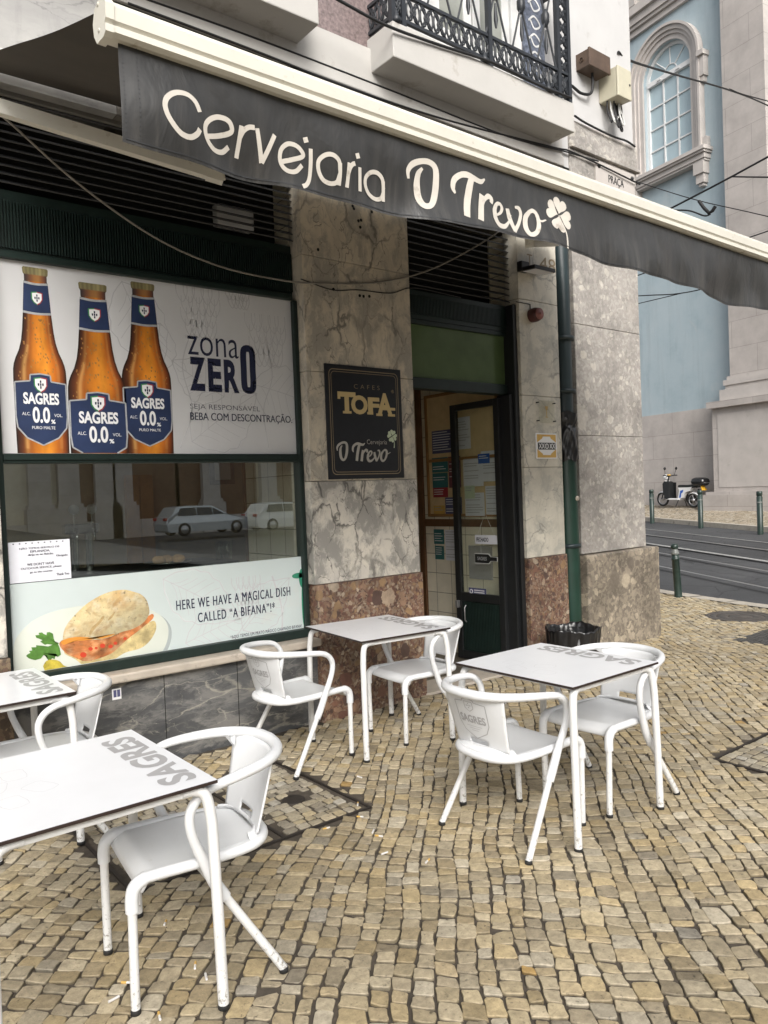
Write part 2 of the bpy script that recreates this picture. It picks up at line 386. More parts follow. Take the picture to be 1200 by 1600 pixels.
    M['pipedark'] = simple('slate_downpipe', (.018, .032, .036), .38, var=.25, scale=3, dirt=((.16, .18, .18), 10, .68))
    M['bag'] = simple('black_plastic_bag', (.010, .010, .011), .28, var=.2, spec=.6)
    M['iron'] = simple('wrought_iron', (.016, .019, .024), .45, var=.2)
    M['fabric'] = fabric_mat()
    M['under'] = simple('awning_underside', (.050, .042, .033), .85, var=.15, scale=3)
    M['cream'] = simple('cream_coated_metal', (.60, .58, .51), .4, var=.06, scale=4, dirt=((.36, .31, .23), 13, .61))
    M['ivory'] = simple('ivory_lettering', (.52, .485, .43), .6, var=.10, scale=9, dirt=((.34, .30, .25), 16, .58))
    M['gold'] = simple('gold_lettering', (.55, .42, .20), .45, var=.05)
    M['silver'] = simple('silver_lettering', (.42, .40, .36), .45, var=.05)
    M['palegreen'] = simple('pale_green_print', (.52, .60, .43), .5, var=.05)
    M['goldline'] = simple('gold_line', (.26, .20, .12), .5, var=.05)
    M['signblack'] = simple('sign_panel', (.013, .014, .018), .3, var=.15)
    M['poster'] = simple('poster_vinyl', (.77, .77, .775), .4, var=.03, scale=2, thin=.32, bump=.10)
    M['posterlow'] = simple('pale_poster_vinyl', (.64, .71, .70), .4, var=.04, scale=2, dirt=((.70, .71, .67), 1.2, .55), thin=.2)
    M['posterline'] = simple('poster_line_drawing', (.60, .60, .61), .5, var=.04)
    M['navy'] = simple('navy_print', (.010, .014, .045), .5, var=.05)
    M['labelnavy'] = simple('label_navy', (.018, .032, .085), .45, var=.25, scale=5)
    M['white'] = simple('white_print', (.75, .75, .75), .5, var=.02)
    M['steelprint'] = simple('silver_print', (.36, .37, .38), .4, var=.2, scale=30)
    M['red'] = simple('red_print', (.30, .03, .04), .5); M['green'] = simple('green_print', (.04, .22, .07), .5)
    M['print'] = attr_mat('colour_print', .45, fine=False)
    M['foodprint'] = attr_mat('food_print', .5, .35, 24, 0)
    M['paper'] = simple('paper', (.66, .67, .72), .6, var=.03)
    M['ink'] = simple('ink', (.03, .03, .04), .6)
    M['glass'] = glass('window_glass', (.93, .96, .93), .27)
    M['doorglass'] = glass('door_glass', (.95, .97, .95), .03)
    M['tile'] = blocks('beige_tile', (.80, .74, .60), .22, .2, .003, .05, 0, .25, (.24, .22, .17), axis='yz', stain=.12, loc=(0, .06, .02))
    M['tileback'] = simple('brown_interior_plaster', (.27, .22, .15), .7, var=.2, scale=2)
    M['marble_grimy_shaded'] = marble('grimy_shaded_marble_band', (.20, .185, .16), (.125, .115, .10), (.05, .048, .045), 1.6, .9, (.09, .083, .073), .55, rot=(0, .5, 0), stretch=(.8, 1, 1.3), rough=.45, seed=6)  # weathering stains plus the shade under the balcony, both put into the colour
    M['torsion'] = simple('grey_steel_bar', (.16, .155, .145), .5)
    M['wood'] = simple('brown_wood', (.13, .06, .026), .45, var=.3, scale=5)
    M['orangewood'] = simple('orange_wood', (.30, .15, .045), .45, var=.2, scale=5)
    M['cork'] = simple('cork_board', (.62, .46, .25), .8, var=.1, scale=10)
    M['floor_in'] = simple('interior_floor_tile', (.10, .085, .065), .4, var=.2)
    M['ceiling'] = simple('interior_ceiling', (.72, .70, .65), .8)
    M['chrome'] = simple('chrome', (.65, .65, .65), .15, 1.0, var=.05)
    M['brownbox'] = simple('rusty_brown_metal', (.085, .055, .038), .5, var=.25, scale=9, dirt=((.16, .09, .05), 8, .62))
    M['beigebox'] = simple('beige_grp', (.50, .47, .36), .45, var=.05, dirt=((.3, .27, .2), 9, .68))
    M['maroon'] = simple('maroon_plastic', (.075, .022, .020), .4); M['pink'] = simple('faded_pink_plastic', (.26, .10, .09), .5)
    M['cable'] = simple('black_cable', (.012, .012, .013), .6); M['cablegrey'] = simple('grey_cable', (.19, .175, .15), .6, var=.25, scale=8)
    M['cablewhite'] = simple('white_cable', (.6, .6, .58), .5)
    M['blue'] = blue_mat()
    M['church'] = blocks('church_limestone', (.46, .42, .392), 1.5, .72, .006, .035, .5, .75, (.30, .27, .25), axis='yz', stain=.22, scale=1.6)
    M['trim'] = simple('church_trim', (.46, .425, .398), .7, var=.08, scale=2.5, bump=.15, dirt=((.38, .35, .32), 3, .6))
    M['wframe'] = simple('white_window_frame', (.70, .70, .69), .5, var=.03)
    M['pane'] = simple('frosted_pane', (.38, .48, .52), .12, var=.1, scale=.6)
    M['bollard'] = simple('dark_green_bollard', (.018, .034, .028), .38, var=.2, scale=6, dirt=((.14, .15, .13), 14, .68))
    M['bollardgrey'] = simple('worn_bollard_band', (.16, .17, .16), .5, var=.2, scale=20)
    M['castiron'] = simple('worn_cast_iron', (.10, .088, .078), .5, .4, var=.25, scale=9, bump=.4)
    M['steelgrate'] = simple('grey_grating', (.085, .082, .078), .55, .3, var=.25, scale=12, bump=.3)
    M['frameiron'] = simple('rusted_frame', (.030, .024, .020), .6, .3, var=.3, scale=12)
    M['tyre'] = simple('tyre', (.014, .014, .014), .7); M['scwhite'] = simple('scooter_white', (.72, .72, .72), .25, var=.02)
    M['scblue'] = simple('scooter_blue', (.02, .10, .42), .3); M['plate'] = simple('yellow_plate', (.62, .34, .03), .4)
    M['topcase'] = simple('black_topcase', (.012, .012, .013), .18); M['alu'] = simple('aluminium', (.45, .45, .46), .35, .8)
    M['teal'] = simple('teal_print', (.035, .15, .155), .5); M['purple'] = simple('indigo_print', (.075, .078, .17), .5); M['maroonp'] = simple('maroon_print', (.17, .05, .06), .5)
    M['azul'] = simple('azulejo', (.14, .16, .21), .25, var=.6, scale=26)
    M['mosaic'] = simple('brown_tile', (.20, .155, .15), .35, var=.45, scale=40)
    M['yellow'] = simple('ochre_tile', (.58, .36, .09), .4); M['dimglass'] = simple('curtained_glass', (.30, .31, .28), .1, var=.2, scale=3)
    M['rail'] = simple('tram_rail', (.34, .34, .34), .35, .7, var=.1); M['roadline'] = simple('worn_road_line', (.30, .30, .29), .7, var=.3, scale=9)
    M['carpaint'] = simple('silver_car_paint', (.50, .52, .54), .25, .4, var=.03); M['carwhite'] = simple('white_car_paint', (.75, .75, .74), .25, var=.03)
    M['carglass'] = simple('car_glass', (.02, .022, .025), .06); M['taillight'] = simple('red_lamp', (.4, .02, .02), .2)
    M['outer'] = blocks('outer_paving', (.36, .30, .215), .09, .08, .008, .2, .5, .8, (.10, .08, .06), axis='xz', stain=.3)
    M['bread'] = simple('bread_crust', (.42, .24, .09), .7, var=.25, scale=14); M['plateware'] = simple('steel_plate', (.5, .5, .5), .2, .9)
    M['tumbler'] = glass('tumbler_glass', (.92, .94, .94), .08)
mk()
def outer_floor():
    N = NT('far_cobbles'); v = N.obj(rot=(0, 0, pi/4)); vo = N.vor(v, 11, 'DISTANCE_TO_EDGE', .65); vc = N.vor(v, 11, 'F1', .65)
    sp = N.n('SeparateColor'); N.l(vc, sp, 'Color', 0)
    c = N.ramp(sp, [(0, (.27, .22, .15)), (.5, (.38, .32, .235)), (1, (.46, .41, .33))])
    m = N.ramp(vo, [(.02, 0), (.07, 1)]); c = N.mix(m, (.075, .06, .045), c)
    N.color(c); N.set(Roughness=.8); N.bump(m, .5, .01); return N.m
MAT['farcobble'] = outer_floor()
MAT['church_wall'] = MAT['church']
M_ = MAT
# ================================================================== THE GROUND
KERB = [(8.9, -9.0), (9.2, -3.5), (9.45, -1.5), (9.70, -.04), (10.25, 1.80), (11.25, 4.0), (13.9, 8.7), (20.0, 19.4), (34, 44)]
SU = np.array([.497, .868])                                   # direction the street runs in
PN = np.array([-.0675, .0202])                                # road plane: z = -(PN . (p - K0))
K0 = np.array([10.252, 1.798])
def road_z(x, y): return -float(PN@(np.array([x, y])-K0))-.0
def flat(name, pts, z, m, kind='structure'):
    b = MB(); b.poly([(p[0], p[1], z) for p in pts]); return tag(b.build(name, m), None, None, None, kind)
flat('ground', [(-250, -250), (250, -250), (250, 250), (-250, 250)], -.30, M_['asphalt'])
flat('plaza', [(-60, -80), (9.0, -80), (9.0, -9.1), (-60, -9.1)], -.09, M_['asphalt'])
SX0, SX1, SY0 = -1.2, 10.3, -5.2
b = MB()
kerb_x = lambda y: float(np.interp(y, [p[1] for p in KERB], [p[0] for p in KERB]))-.05
def bed(x, y): return (x, y, -.0088+.0022*mnoise.fractal(Vector((x*2.3, y*2.3, 0)), .8, 2.1, 4))
b.grid(lambda u, v: (lambda y: bed(SX0+(kerb_x(y)-SX0)*u, y))(SY0+(.3-SY0)*v), 200, 100)
b.grid(lambda u, v: (lambda y: bed(7.1+(kerb_x(y)-7.1)*u, y))(.3+3.7*v), 60, 60)
tag(b.build('pavement_bed', M_['sand']), None, None, None, 'structure')
b = MB(); b.poly([(-30, -9, -.004), (8.9, -9, -.004), (9.1, SY0, -.004), (SX0, SY0, -.004)]); b.poly([(-30, -9, -.004), (SX0, SY0, -.004), (SX0, .3, -.004), (-30, .3, -.004)])
b.poly([(7.2, 4.0, -.004), (11.2, 4.0, -.004), (34, 44, -.004), (30, 44, -.004)])
tag(b.build('outer_pavement', M_['farcobble']), None, None, None, 'structure')

# --- kerb stones on the near side of the road
b = MB()
kp = smooth([(*p, 0) for p in KERB], 6)
for i in range(len(kp)-1):
    a, c = kp[i], kp[i+1]; L = np.linalg.norm(c-a); t = (c-a)/L; q = np.array([t[1], -t[0], 0])
    n = max(1, int(L/.9))
    for k in range(n):
        s0 = a+t*(L*k/n+.004); s1 = a+t*(L*(k+1)/n-.004); j = random.uniform(-.003, .003)
        b.add([s0+(0, 0, j), s0+q*.24+(0, 0, j), s1+q*.24+(0, 0, j), s1+(0, 0, j), s0+q*.25+(0, 0, -.2), s1+q*.25+(0, 0, -.2)],
              [[0, 1, 2, 3], [1, 4, 5, 2]])
tag(b.build('kerb', M_['kerb']), None, None, None, 'structure')

# --- the road climbs away from the kerb
def far_edge(s): p = np.array([18.44, 5.63])+SU*s; return p
FZ = .05
b = MB()
vs = []; S = np.linspace(-40, 60, 60)
def near_edge(s):
    t = s; P = np.array([10.3, 1.8])+SU*t
    return P
for s in S:
    fe = far_edge(s)
    ne = np.array([np.interp(np.clip(s, -12, 60), [-12, -6, -2.4, 0, 2.5, 8, 60], [8.9, 9.2, 9.72, 10.27, 11.3, 14.1, 40]), 0])
    ne[1] = np.interp(ne[0], [8.9, 9.2, 9.72, 10.27, 11.3, 14.1, 40], [-9, -3.5, -.04, 1.8, 4.0, 8.9, 54])
    if s < -12: ne = np.array([8.9, -9.0+(s+12)])
    for k in range(9):
        p = ne+(fe-ne)*k/8; vs.append((p[0]+(.2 if k == 0 else 0), p[1], max(-.28, min(.9, road_z(*p)-.09*(1-k/8)**2))))
b.add(vs, [[i*9+k, i*9+k+1, (i+1)*9+k+1, (i+1)*9+k] for i in range(len(S)-1) for k in range(8)], True)
tag(b.build('road', M_['asphalt']), None, None, None, 'structure')
def on_road(s, off, dz=.006):
    """point on the road: s along the street, off measured back from the far kerb"""
    p = far_edge(s)+np.array([-SU[1], SU[0]])*0; q = np.array([SU[1], -SU[0]])
    p = p-q*off; return (p[0], p[1], road_z(*p)+dz)
def strip(name, off, wd, m, dz, s0=-9, s1=14, label=None):
    b = MB(); n = 60
    for i in range(n):
        a, c = s0+(s1-s0)*i/n, s0+(s1-s0)*(i+1)/n
        b.add([on_road(a, off, dz), on_road(c, off, dz), on_road(c, off+wd, dz), on_road(a, off+wd, dz)], [[0, 1, 2, 3]], True)
    return tag(b.build(name, m), None, None, None, 'structure')
def off_of(x, y): q = np.array([SU[1], -SU[0]]); return float(-(np.array([x, y])-np.array([18.44, 5.63]))@q)
for (x, y, wd, mm) in ((16.73, 5.97, .07, 'rail'), (17.75, 6.5, .045, 'roadline'), (14.04, 4.15, .055, 'rail'), (12.48, 3.16, .05, 'rail'), (15.2, 4.9, .09, 'roadline')):
    strip('tram_rail' if mm == 'rail' else 'road_marking', off_of(x, y), wd, M_[mm], .012 if mm == 'rail' else .008)

# --- far pavement rising to the church wall
P0 = np.array([21.266, 6.591, .90]); CDIR = np.array([math.sin(math.radians(10.4)), math.cos(math.radians(10.4)), 0]); CN = np.array([-CDIR[1], CDIR[0], 0])
def cw(a, z, off=0.0): p = P0+CDIR*a+CN*off; return np.array([p[0], p[1], z])
b = MB(); kb = MB(); bp = []
for s in np.linspace(-18, 22, 41):
    fe = far_edge(s); ez = max(-.1, min(1.0, road_z(*fe)))+.11
    q = np.array([SU[1], -SU[0]]); a = (fe-P0[:2])@CDIR[:2]
    W = cw(a+.6, .915+.022*a, -.15)
    bp.append((fe, ez, W))
for i in range(len(bp)-1):
    (f0, z0, w0), (f1, z1, w1) = bp[i], bp[i+1]
    i0 = f0+np.array([SU[1], -SU[0]])*.18; i1 = f1+np.array([SU[1], -SU[0]])*.18
    b.add([(*i0, z0), w0, w1, (*i1, z1)], [[0, 1, 2, 3]], True)
    kb.add([(*f0, z0-.16), (*f0, z0+.006), (*i0, z0+.006), (*f1, z1-.16), (*f1, z1+.006), (*i1, z1+.006)], [[0, 1, 4, 3], [1, 2, 5, 4]])
tag(b.build('far_pavement', M_['farcobble']), None, None, None, 'structure')
tag(kb.build('far_kerb', M_['kerb']), None, None, None, 'structure')
def pav_pt(px, py):
    """point of the far pavement seen at a photo pixel"""
    fe, ez, W = bp[18]; n = np.cross(np.array(W)-np.array([*fe, ez]), np.array([*bp[22][0], bp[22][1]])-np.array([*fe, ez]))
    r = ray(px, py); t = ((np.array([*fe, ez])-CAM)@n)/(r@n); return CAM+r*t

# --- limestone setts: every stone modelled, laid on the diagonal
def setts():
    EU = np.array([.7071, .7071]); EV = np.array([.7071, -.7071])
    V, F, C = [], [], []
    pal = np.array([(.53, .435, .275), (.55, .46, .31), (.50, .40, .245), (.56, .49, .365), (.52, .41, .235), (.45, .375, .255), (.54, .46, .32), (.54, .42, .235)])
    prob = np.array([.22, .2, .15, .1, .1, .1, .1, .03]); prob /= prob.sum()
    FR = [(1.13, 2.363, -1.42, -.50), (4.236, 5.3, -3.35, -2.30)]
    def ok(x, y):
        if y > -.0 and x < 7.30: return False
        if y > -.02 and x < 7.45: return False
        for (a, c, d, e) in FR:
            if a-.035 < x < c+.035 and d-.035 < y < e+.035: return False
        if (x-8.95)**2+(y+.12)**2 < .40**2: return False
        if 7.55 < x < 8.45 and -1.38 < y < -.72: return False
        kx = np.interp(y, [p[1] for p in KERB], [p[0] for p in KERB])
        return SX0 < x < kx-.04 and SY0 < y < 4.0
    def wf(x, y):
        fx = .035*math.sin(1.7*y+.6*x)+.02*math.sin(3.1*x-1.3*y)+.012*math.sin(6.3*y+2*x)
        fy = .04*math.sin(1.4*x+.5)+.02*math.sin(2.9*y+1.1*x)+.012*math.sin(5.7*x-3*y)
        if x > 5: a = min(1, (x-5)/4)*.10; fx += -a*(y+1.5)*.9; fy += a*(x-5)*.3
        return x+fx, y+fy
    bound = []
    v = -7.0
    while v < 13.5:
        bound.append(v); v += random.uniform(.058, .079)
    ph = [random.uniform(0, 6) for _ in bound]
    def vb(i, u): return bound[i]+.007*math.sin(u*3.1+ph[i])+.005*math.sin(u*8.3+2*ph[i])
    rows = [-6.0]
    while rows[-1] < 12: rows.append(rows[-1]+random.uniform(.058, .084))
    rp = [random.uniform(0, 6) for _ in rows]
    def ub(k, v): return rows[k]+.010*math.sin(v*2.3+rp[k]*.25)+.006*math.sin(v*6.1+rp[k])
    for i in range(len(bound)-1):
        vm = (bound[i]+bound[i+1])/2; sh = .028*math.sin(i*2.4)+random.uniform(-.014, .014); edges = [ub(k, vm)+sh+random.uniform(-.009, .009) for k in range(len(rows))]; k = 0
        while k < len(edges)-1:
            u, u1 = edges[k], edges[k+1]; k += 1
            if random.random() < .05 and k < len(edges)-1: u1 = edges[k]*.55+edges[k+1]*.45; edges[k] = u1
            um = (u+u1)/2; px, py = EU*um+EV*vm
            if SX0-.3 < px < SX1+1.2 and SY0-.2 < py < 4.2:
                x, y = wf(px, py)
                if ok(x, y): stone(V, F, C, u, u1, vb(i, u), vb(i, u1), vb(i+1, u), vb(i+1, u1), EU, EV, wf, pal, prob)
    # smaller stones inside the recessed inspection covers, laid square
    for (a, c, d, e) in FR:
        yy = d+.02
        while yy < e-.05:
            h = random.uniform(.05, .062); xx = a+.02+random.uniform(0, .02)
            while xx < c-.05:
                l = random.uniform(.05, .085); l = min(l, c-.02-xx)
                if not (a == 1.13 and (abs(xx+l/2-1.86) < .03 or ((xx-2.14)**2+(yy+.03+1.05)**2 < .085**2))):
                    stone(V, F, C, xx, xx+l, yy, yy, yy+h, yy+h, np.array([1., 0]), np.array([0, 1.]), lambda x, y: (x, y), pal*np.array([.95, 1.0, 1.12]), prob, .007, -.003)
                xx += l
            yy += h
    me = bpy.data.meshes.new('pavement'); V = np.array(V, 'f')
    me.from_pydata(V, [], F); me.materials.append(M_['cobble'])
    ca = me.color_attributes.new('Col', 'FLOAT_COLOR', 'POINT'); ca.data.foreach_set('color', np.array(C, 'f').ravel())
    me.polygons.foreach_set('use_smooth', [len(f) == 4 for f in F]); me.update()
    o = bpy.data.objects.new('pavement', me); COL.objects.link(o); tag(o, None, None, None, 'structure')
def stone(V, F, C, u0, u1, va0, va1, vb0, vb1, EU, EV, wf, pal, prob, gap=None, dz0=0.0):
    g = random.uniform(.0012, .0044) if gap is None else gap*.45
    j = lambda: random.uniform(-.0062, .0062)*(1 if gap is None else .6)
    gu = g+random.uniform(.0008, .0024); cs = [(u0+gu+j(), va0+g+j()), (u1-gu+j(), va1+g+j()), (u1-gu+j(), vb1-g+j()), (u0+gu+j(), vb0-g+j())]
    cu = sum(c[0] for c in cs)/4; cv = sum(c[1] for c in cs)/4
    out = []
    for k in range(4):
        p, q, r = cs[k-1], cs[k], cs[(k+1) % 4]; t = random.uniform(.04, .15)
        out.append((q[0]+(p[0]-q[0])*t, q[1]+(p[1]-q[1])*t)); out.append((q[0]+(r[0]-q[0])*t, q[1]+(r[1]-q[1])*t))
        if cu+cv < 9.5: out.append(((q[0]+r[0])/2+j()*.6, (q[1]+r[1])/2+j()*.6))
    n = len(out); o = len(V); dz = random.gauss(0, .0022)+dz0; tx, ty = random.gauss(0, .03), random.gauss(0, .03)
    for ins, z, tl in ((1.0, -.022, 0), (1.0, -.0058, 1), (.972, -.0014, 1), (.925, -.0002, 1)):
        for (a, c) in out:
            a2, c2 = cu+(a-cu)*ins, cv+(c-cv)*ins
            p = EU*a2+EV*c2; x, y = wf(*p); V.append((x, y, z+(dz+(a2-cu)*tx+(c2-cv)*ty+random.gauss(0, .0006) if tl else 0)))
    p = EU*cu+EV*cv; x, y = wf(*p); V.append((x, y, dz+.0008))
    for r in range(3):
        for k in range(n): F.append([o+r*n+k, o+r*n+(k+1) % n, o+(r+1)*n+(k+1) % n, o+(r+1)*n+k])
    for k in range(n): F.append([o+3*n+k, o+3*n+(k+1) % n, o+4*n])
    col = pal[int(np.searchsorted(np.cumsum(prob), random.random()*.9999))]*random.uniform(.70, 1.08)
    if random.random() < .06: col = col*np.array((.72, .74, .80))
    if random.random() < .002: col = np.array((.46, .30, .11))
    # worn soot and drink stains lie in patches
    s = math.sin(x*1.9+1.2)*math.sin(y*2.3+.4)+.6*math.sin(x*4.1-y*3.3)
    col = col*(1-.20*max(0, s))*(1-.22*max(0, math.sin(x*.9+y*1.4)*math.sin(1.3*x-.8*y+1)))
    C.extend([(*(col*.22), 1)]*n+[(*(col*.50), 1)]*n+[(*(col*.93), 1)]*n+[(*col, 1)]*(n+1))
setts()

# --- inspection covers and gratings let into the pavement
def cover_frame(name, label, a, c, d, e, inner=None, extra=None):
    t = thing(name, label, 'manhole cover', ((a+c)/2, (d+e)/2, 0))
    b = MB()
    for (x0, x1, y0, y1) in ((a-.014, c+.014, d-.014, d), (a-.014, c+.014, e, e+.014), (a-.014, a, d, e), (c, c+.014, d, e)): b.box(x0, x1, y0, y1, -.03, .001)
    b.build('frame', M_['frameiron'], t)
    if inner: MB().box(inner-.008, inner+.008, d, e, -.03, -.001).build('divider', M_['frameiron'], t)
    if extra:
        k = MB(); x, y = extra
        k.lathe([(0, -.006), (.05, -.006), (.06, -.003), (.064, -.012)], (x, y, 0), 24); k.box(x-.19, x-.06, y-.012, y+.008, -.02, -.004)
        k.build('lifting_key', M_['frameiron'], t)
    return t
cover_frame('inspection_cover', 'square stone-filled inspection cover with a dark iron rim under the front left chair', 1.13, 2.363, -1.42, -.50, 1.86, (2.14, -1.05))
cover_frame('inspection_cover', 'stone-filled inspection cover cut off by the right edge of the photo', 4.236, 5.3, -3.35, -2.30)
t = thing('manhole_cover', 'round worn iron manhole cover near the kerb', 'manhole cover', (8.95, -.12, 0))
b = MB().lathe([(0, -.004), (.12, -.004), (.125, -.009), (.14, -.009), (.145, -.004), (.25, -.004), (.255, -.009), (.27, -.009), (.275, -.003), (.33, -.003), (.335, -.012)], (8.95, -.12, 0), 40)
b.build('lid', M_['castiron'], t)
MB().lathe([(.338, -.012), (.34, .001), (.385, .001), (.39, -.02)], (8.95, -.12, 0), 40).build('rim', M_['castiron'], t)
t = thing('drain_grating', 'grey rectangular grating sunk in the pavement beside the round manhole', 'grating', (8.0, -1.05, 0))
b = MB().box(7.58, 8.42, -1.35, -.75, -.03, -.008)
for i in range(14):
    for k in range(9): b.box(7.62+i*.056, 7.62+i*.056+.034, -1.32+k*.062, -1.32+k*.062+.04, -.008, -.002)
b.build('plate', M_['steelgrate'], t)
b = MB()
for (x0, x1, y0, y1) in ((7.55, 8.45, -1.38, -1.35), (7.55, 8.45, -.75, -.72), (7.55, 7.58, -1.35, -.75), (8.42, 8.45, -1.35, -.75)): b.box(x0, x1, y0, y1, -.03, 0)
b.build('frame', M_['steelgrate'], t)
b = MB()
for k in range(14):
    px, py = random.choice([(620, 1212), (626, 1256), (642, 1276), (690, 1297), (730, 1300), (510, 1295), (180, 1560), (258, 1440), (195, 1535), (320, 1525), (305, 1510), (250, 1585), (600, 1335), (420, 1216)]) if k > 13 else \
        [(562, 1214), (559, 1256), (563, 1276), (583, 1299), (592, 1306), (510, 1294), (178, 1561), (258, 1442), (198, 1535), (322, 1526), (305, 1508), (249, 1587), (601, 1333), (668, 1345)][k]
    p = at(px, py, 2, .006); an = random.uniform(0, pi); dx, dy = math.cos(an), math.sin(an); L = random.uniform(.014, .024)
    t = thing('cigarette_butt', 'stubbed out cigarette end lying on the cobbles', 'cigarette butt', (p[0], p[1], 0), 'cigarette ends dropped on the cobbles')
    MB().tube([(p[0]-dx*L, p[1]-dy*L, .006), (p[0], p[1], .006)], .0042, 8).build('paper_end', M_['warmgrey'], t)
    MB().tube([(p[0], p[1], .006), (p[0]+dx*.018, p[1]+dy*.018, .006)], .0044, 8).build('filter', M_['yellow'] if k % 3 else M_['warmgrey'], t)

# ================================================================== THE CORNER BUILDING
BLD = thing('corner_building', 'marble-clad street corner building with bar windows, doorway and balconies', 'building', (3.5, 0, 0))
WY = .12                                                        # plane of the window
def P2(px, py, y=WY): p = at(px, py, 1, y); return p[0], p[2]
b = MB()                                                        # main pillar between window and door
for z0, z1, mi in ((.985, 1.722, 1), (1.725, 2.508, 0), (2.511, 3.33, 0), (3.333, 3.95, 0)): b.cur = mi; b.box(3.03, 4.03, .0, .165, z0, z1, .004)
pil = b.build('marble_pillar', [M_['marble_top'], M_['marble_low']], BLD)
b = MB().box(3.045, 4.045, -.014, .165, -.03, .982, .006); b.build('breccia_base', M_['breccia'], pil)
h = MB()
for px, py in ((560, 345), (562, 462), (568, 463), (577, 463), (521, 452), (551, 322), (553, 326), (581, 331), (564, 344), (563, 355), (497, 390)):
    p = at(px, py, 1, 0); h.lathe([(0, -.001), (.011, -.001), (.012, .001)], (p[0], -.001, p[2]), 10, 'y')
h.build('drill_hole', M_['dark'], pil)
b = MB()
for z0, z1, mi in ((.80, 1.62, 0), (1.623, 2.6, 0), (2.603, 3.95, 0)): b.box(.05, 1.0, .0, .165, z0, z1, .004)
MB().box(-4.6, -3.6, .0, .165, -.03, 3.95, .004).build('marble_pillar', M_['marble_low'], BLD)
lp = b.build('marble_pillar', [M_['marble_low']], BLD); MB().box(.04, 1.01, -.014, .165, -.03, .797, .006).build('breccia_base', M_['breccia_brown'], lp)
b = MB()                                                        # pilaster right of the door
for z0, z1, mi in ((.985, 1.80, 1), (1.803, 2.45, 0), (2.453, 3.31, 0), (3.313, 3.95, 0)): b.cur = mi; b.box(5.318, 5.86, .0, .168, z0, z1, .004)
p2 = b.build('marble_pilaster', [M_['marble_side'], M_['marble_side']], BLD); MB().box(5.325, 5.875, -.012, .168, -.03, .982, .006).build('breccia_base', M_['breccia'], p2)
nb = MB(); fn = lambda u, v: (u, -.0015, v)
p = at(840, 405); write(nb, '48', fn, at(843, 420)[0], at(868, 420)[0], at(850, 424)[2], at(850, 402)[2], .0)
write(nb, 'T.', fn, at(824, 420)[0], at(834, 420)[0], at(830, 415)[2], at(830, 398)[2], .0)
nb.build('house_number', M_['goldline'], p2)
MB().box(5.86, 6.10, .16, .5, -.03, 4.6).build('downpipe_niche', M_['conglo_low'], BLD)
b = MB()                                                        # conglomerate corner pier
for z0, z1, mi in ((.958, 2.10, 0), (2.103, 3.17, 0), (3.173, 4.16, 0)): b.cur = mi; b.box(6.10, 7.19, -.01, .6, z0, z1, .006)
pier = b.build('corner_pier', [M_['conglo'], M_['conglo_low']], BLD)
MB().box(6.10, 7.33, -.075, .7, -.15, .95, .015).build('weathered_base', M_['conglo_low'], pier)
SC0, SC1 = at(900, 231, 1, -.04)[2], at(899, 188, 1, -.03)[2]
b = MB().box(6.10, 7.22, -.03, .6, SC0+.03, SC1, .012).box(6.10, 7.24, -.05, .6, SC0, SC0+.028, .005).box(6.10, 7.20, -.015, .6, 4.165, SC0-.003, .004)
b.build('string_course', M_['conglo'], pier)
MB().box(6.0, 7.19, .0, .7, SC1+.003, 11).box(6.0, 6.10, .0, .7, 4.63, SC1).build('plaster_wall', M_['plaster'], BLD)
MB().box(7.0, 7.19, .5, 9, -.1, 11).build('side_wall', M_['plaster'], BLD)
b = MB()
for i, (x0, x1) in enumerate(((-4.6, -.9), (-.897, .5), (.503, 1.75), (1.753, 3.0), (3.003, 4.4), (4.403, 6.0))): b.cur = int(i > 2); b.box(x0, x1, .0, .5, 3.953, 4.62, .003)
b.build('marble_band', [M_['marble_band'], M_['marble_grimy_shaded']], BLD)
b = MB()
for i in range(60):                                             # crumbling joint under the balconies
    x = -2+i*.135; b.box(x, x+.135, -.003-random.uniform(0, .004), .05, 4.612-random.uniform(.0, .012)-(random.random() < .2)*.02, 4.64)
b.build('crumbling_joint', M_['dark'], BLD)
b = MB().box(-3, 6.0, -.03, .5, 4.625, 4.72, .01).box(-3, 6.0, -.012, .5, 4.722, 4.98, .003); b.build('ledge', M_['slab'], BLD)
b = MB().box(-3, 3.9, .03, .5, 4.983, 11); b.build('tiled_wall', M_['mosaic'], BLD)
b = MB().box(3.9, 6.0, .03, .5, 4.983, 11); b.build('upper_wall', M_['plaster'], BLD)
# dark marble under the window, sill
MB().box(1.01, 3.044, .03, .5, -.03, .545, .004).build('dark_marble_dado', M_['marble_dark'], BLD)
MB().box(1.0, 3.044, -.035, .30, .55, .605, .012).build('window_sill', M_['sill'], BLD)
jo = MB()
for px in (372, 257): x = at(px, 1080, 1, .03)[0]; jo.box(x-.002, x+.002, .0285, .04, .0, .545)
jo.build('dado_joint', M_['dark'], BLD)

# ---- the window wall: frame, panes, roller housing, louvres
WIN = MB()
x0, x1 = 1.0, 3.028
zt, zb = P2(300, 441)[1], .66
zm0, zm1 = 1.925, 1.868
fr = MB()
for (a, c, z0, z1) in ((x0, x0+.045, .606, 3.02), (x1-.035, x1, .606, 3.02), (x0+.045, x1-.035, zm1, zm0), (x0+.045, x1-.035, .606, .668), (x0+.045, x1-.035, 3.02, 3.06)): fr.box(a, c, WY-.04, WY+.05, z0, z1, .006)
fr.box(x0+.045, x1-.035, WY-.052, WY-.042, zm1+.02, zm0-.015)
win = fr.build('window', M_['frame'], BLD)
MB().box(x0+.045, x1-.035, WY+.008, WY+.014, .668, zm1).build('pane', M_['glass'], win)
MB().box(x0+.045, x1-.035, WY+.008, WY+.014, zm0, 3.02).build('pane', M_['glass'], win)
b = MB().box(x0, x1, WY+.02, .4, 3.062, 3.42)
n = 120
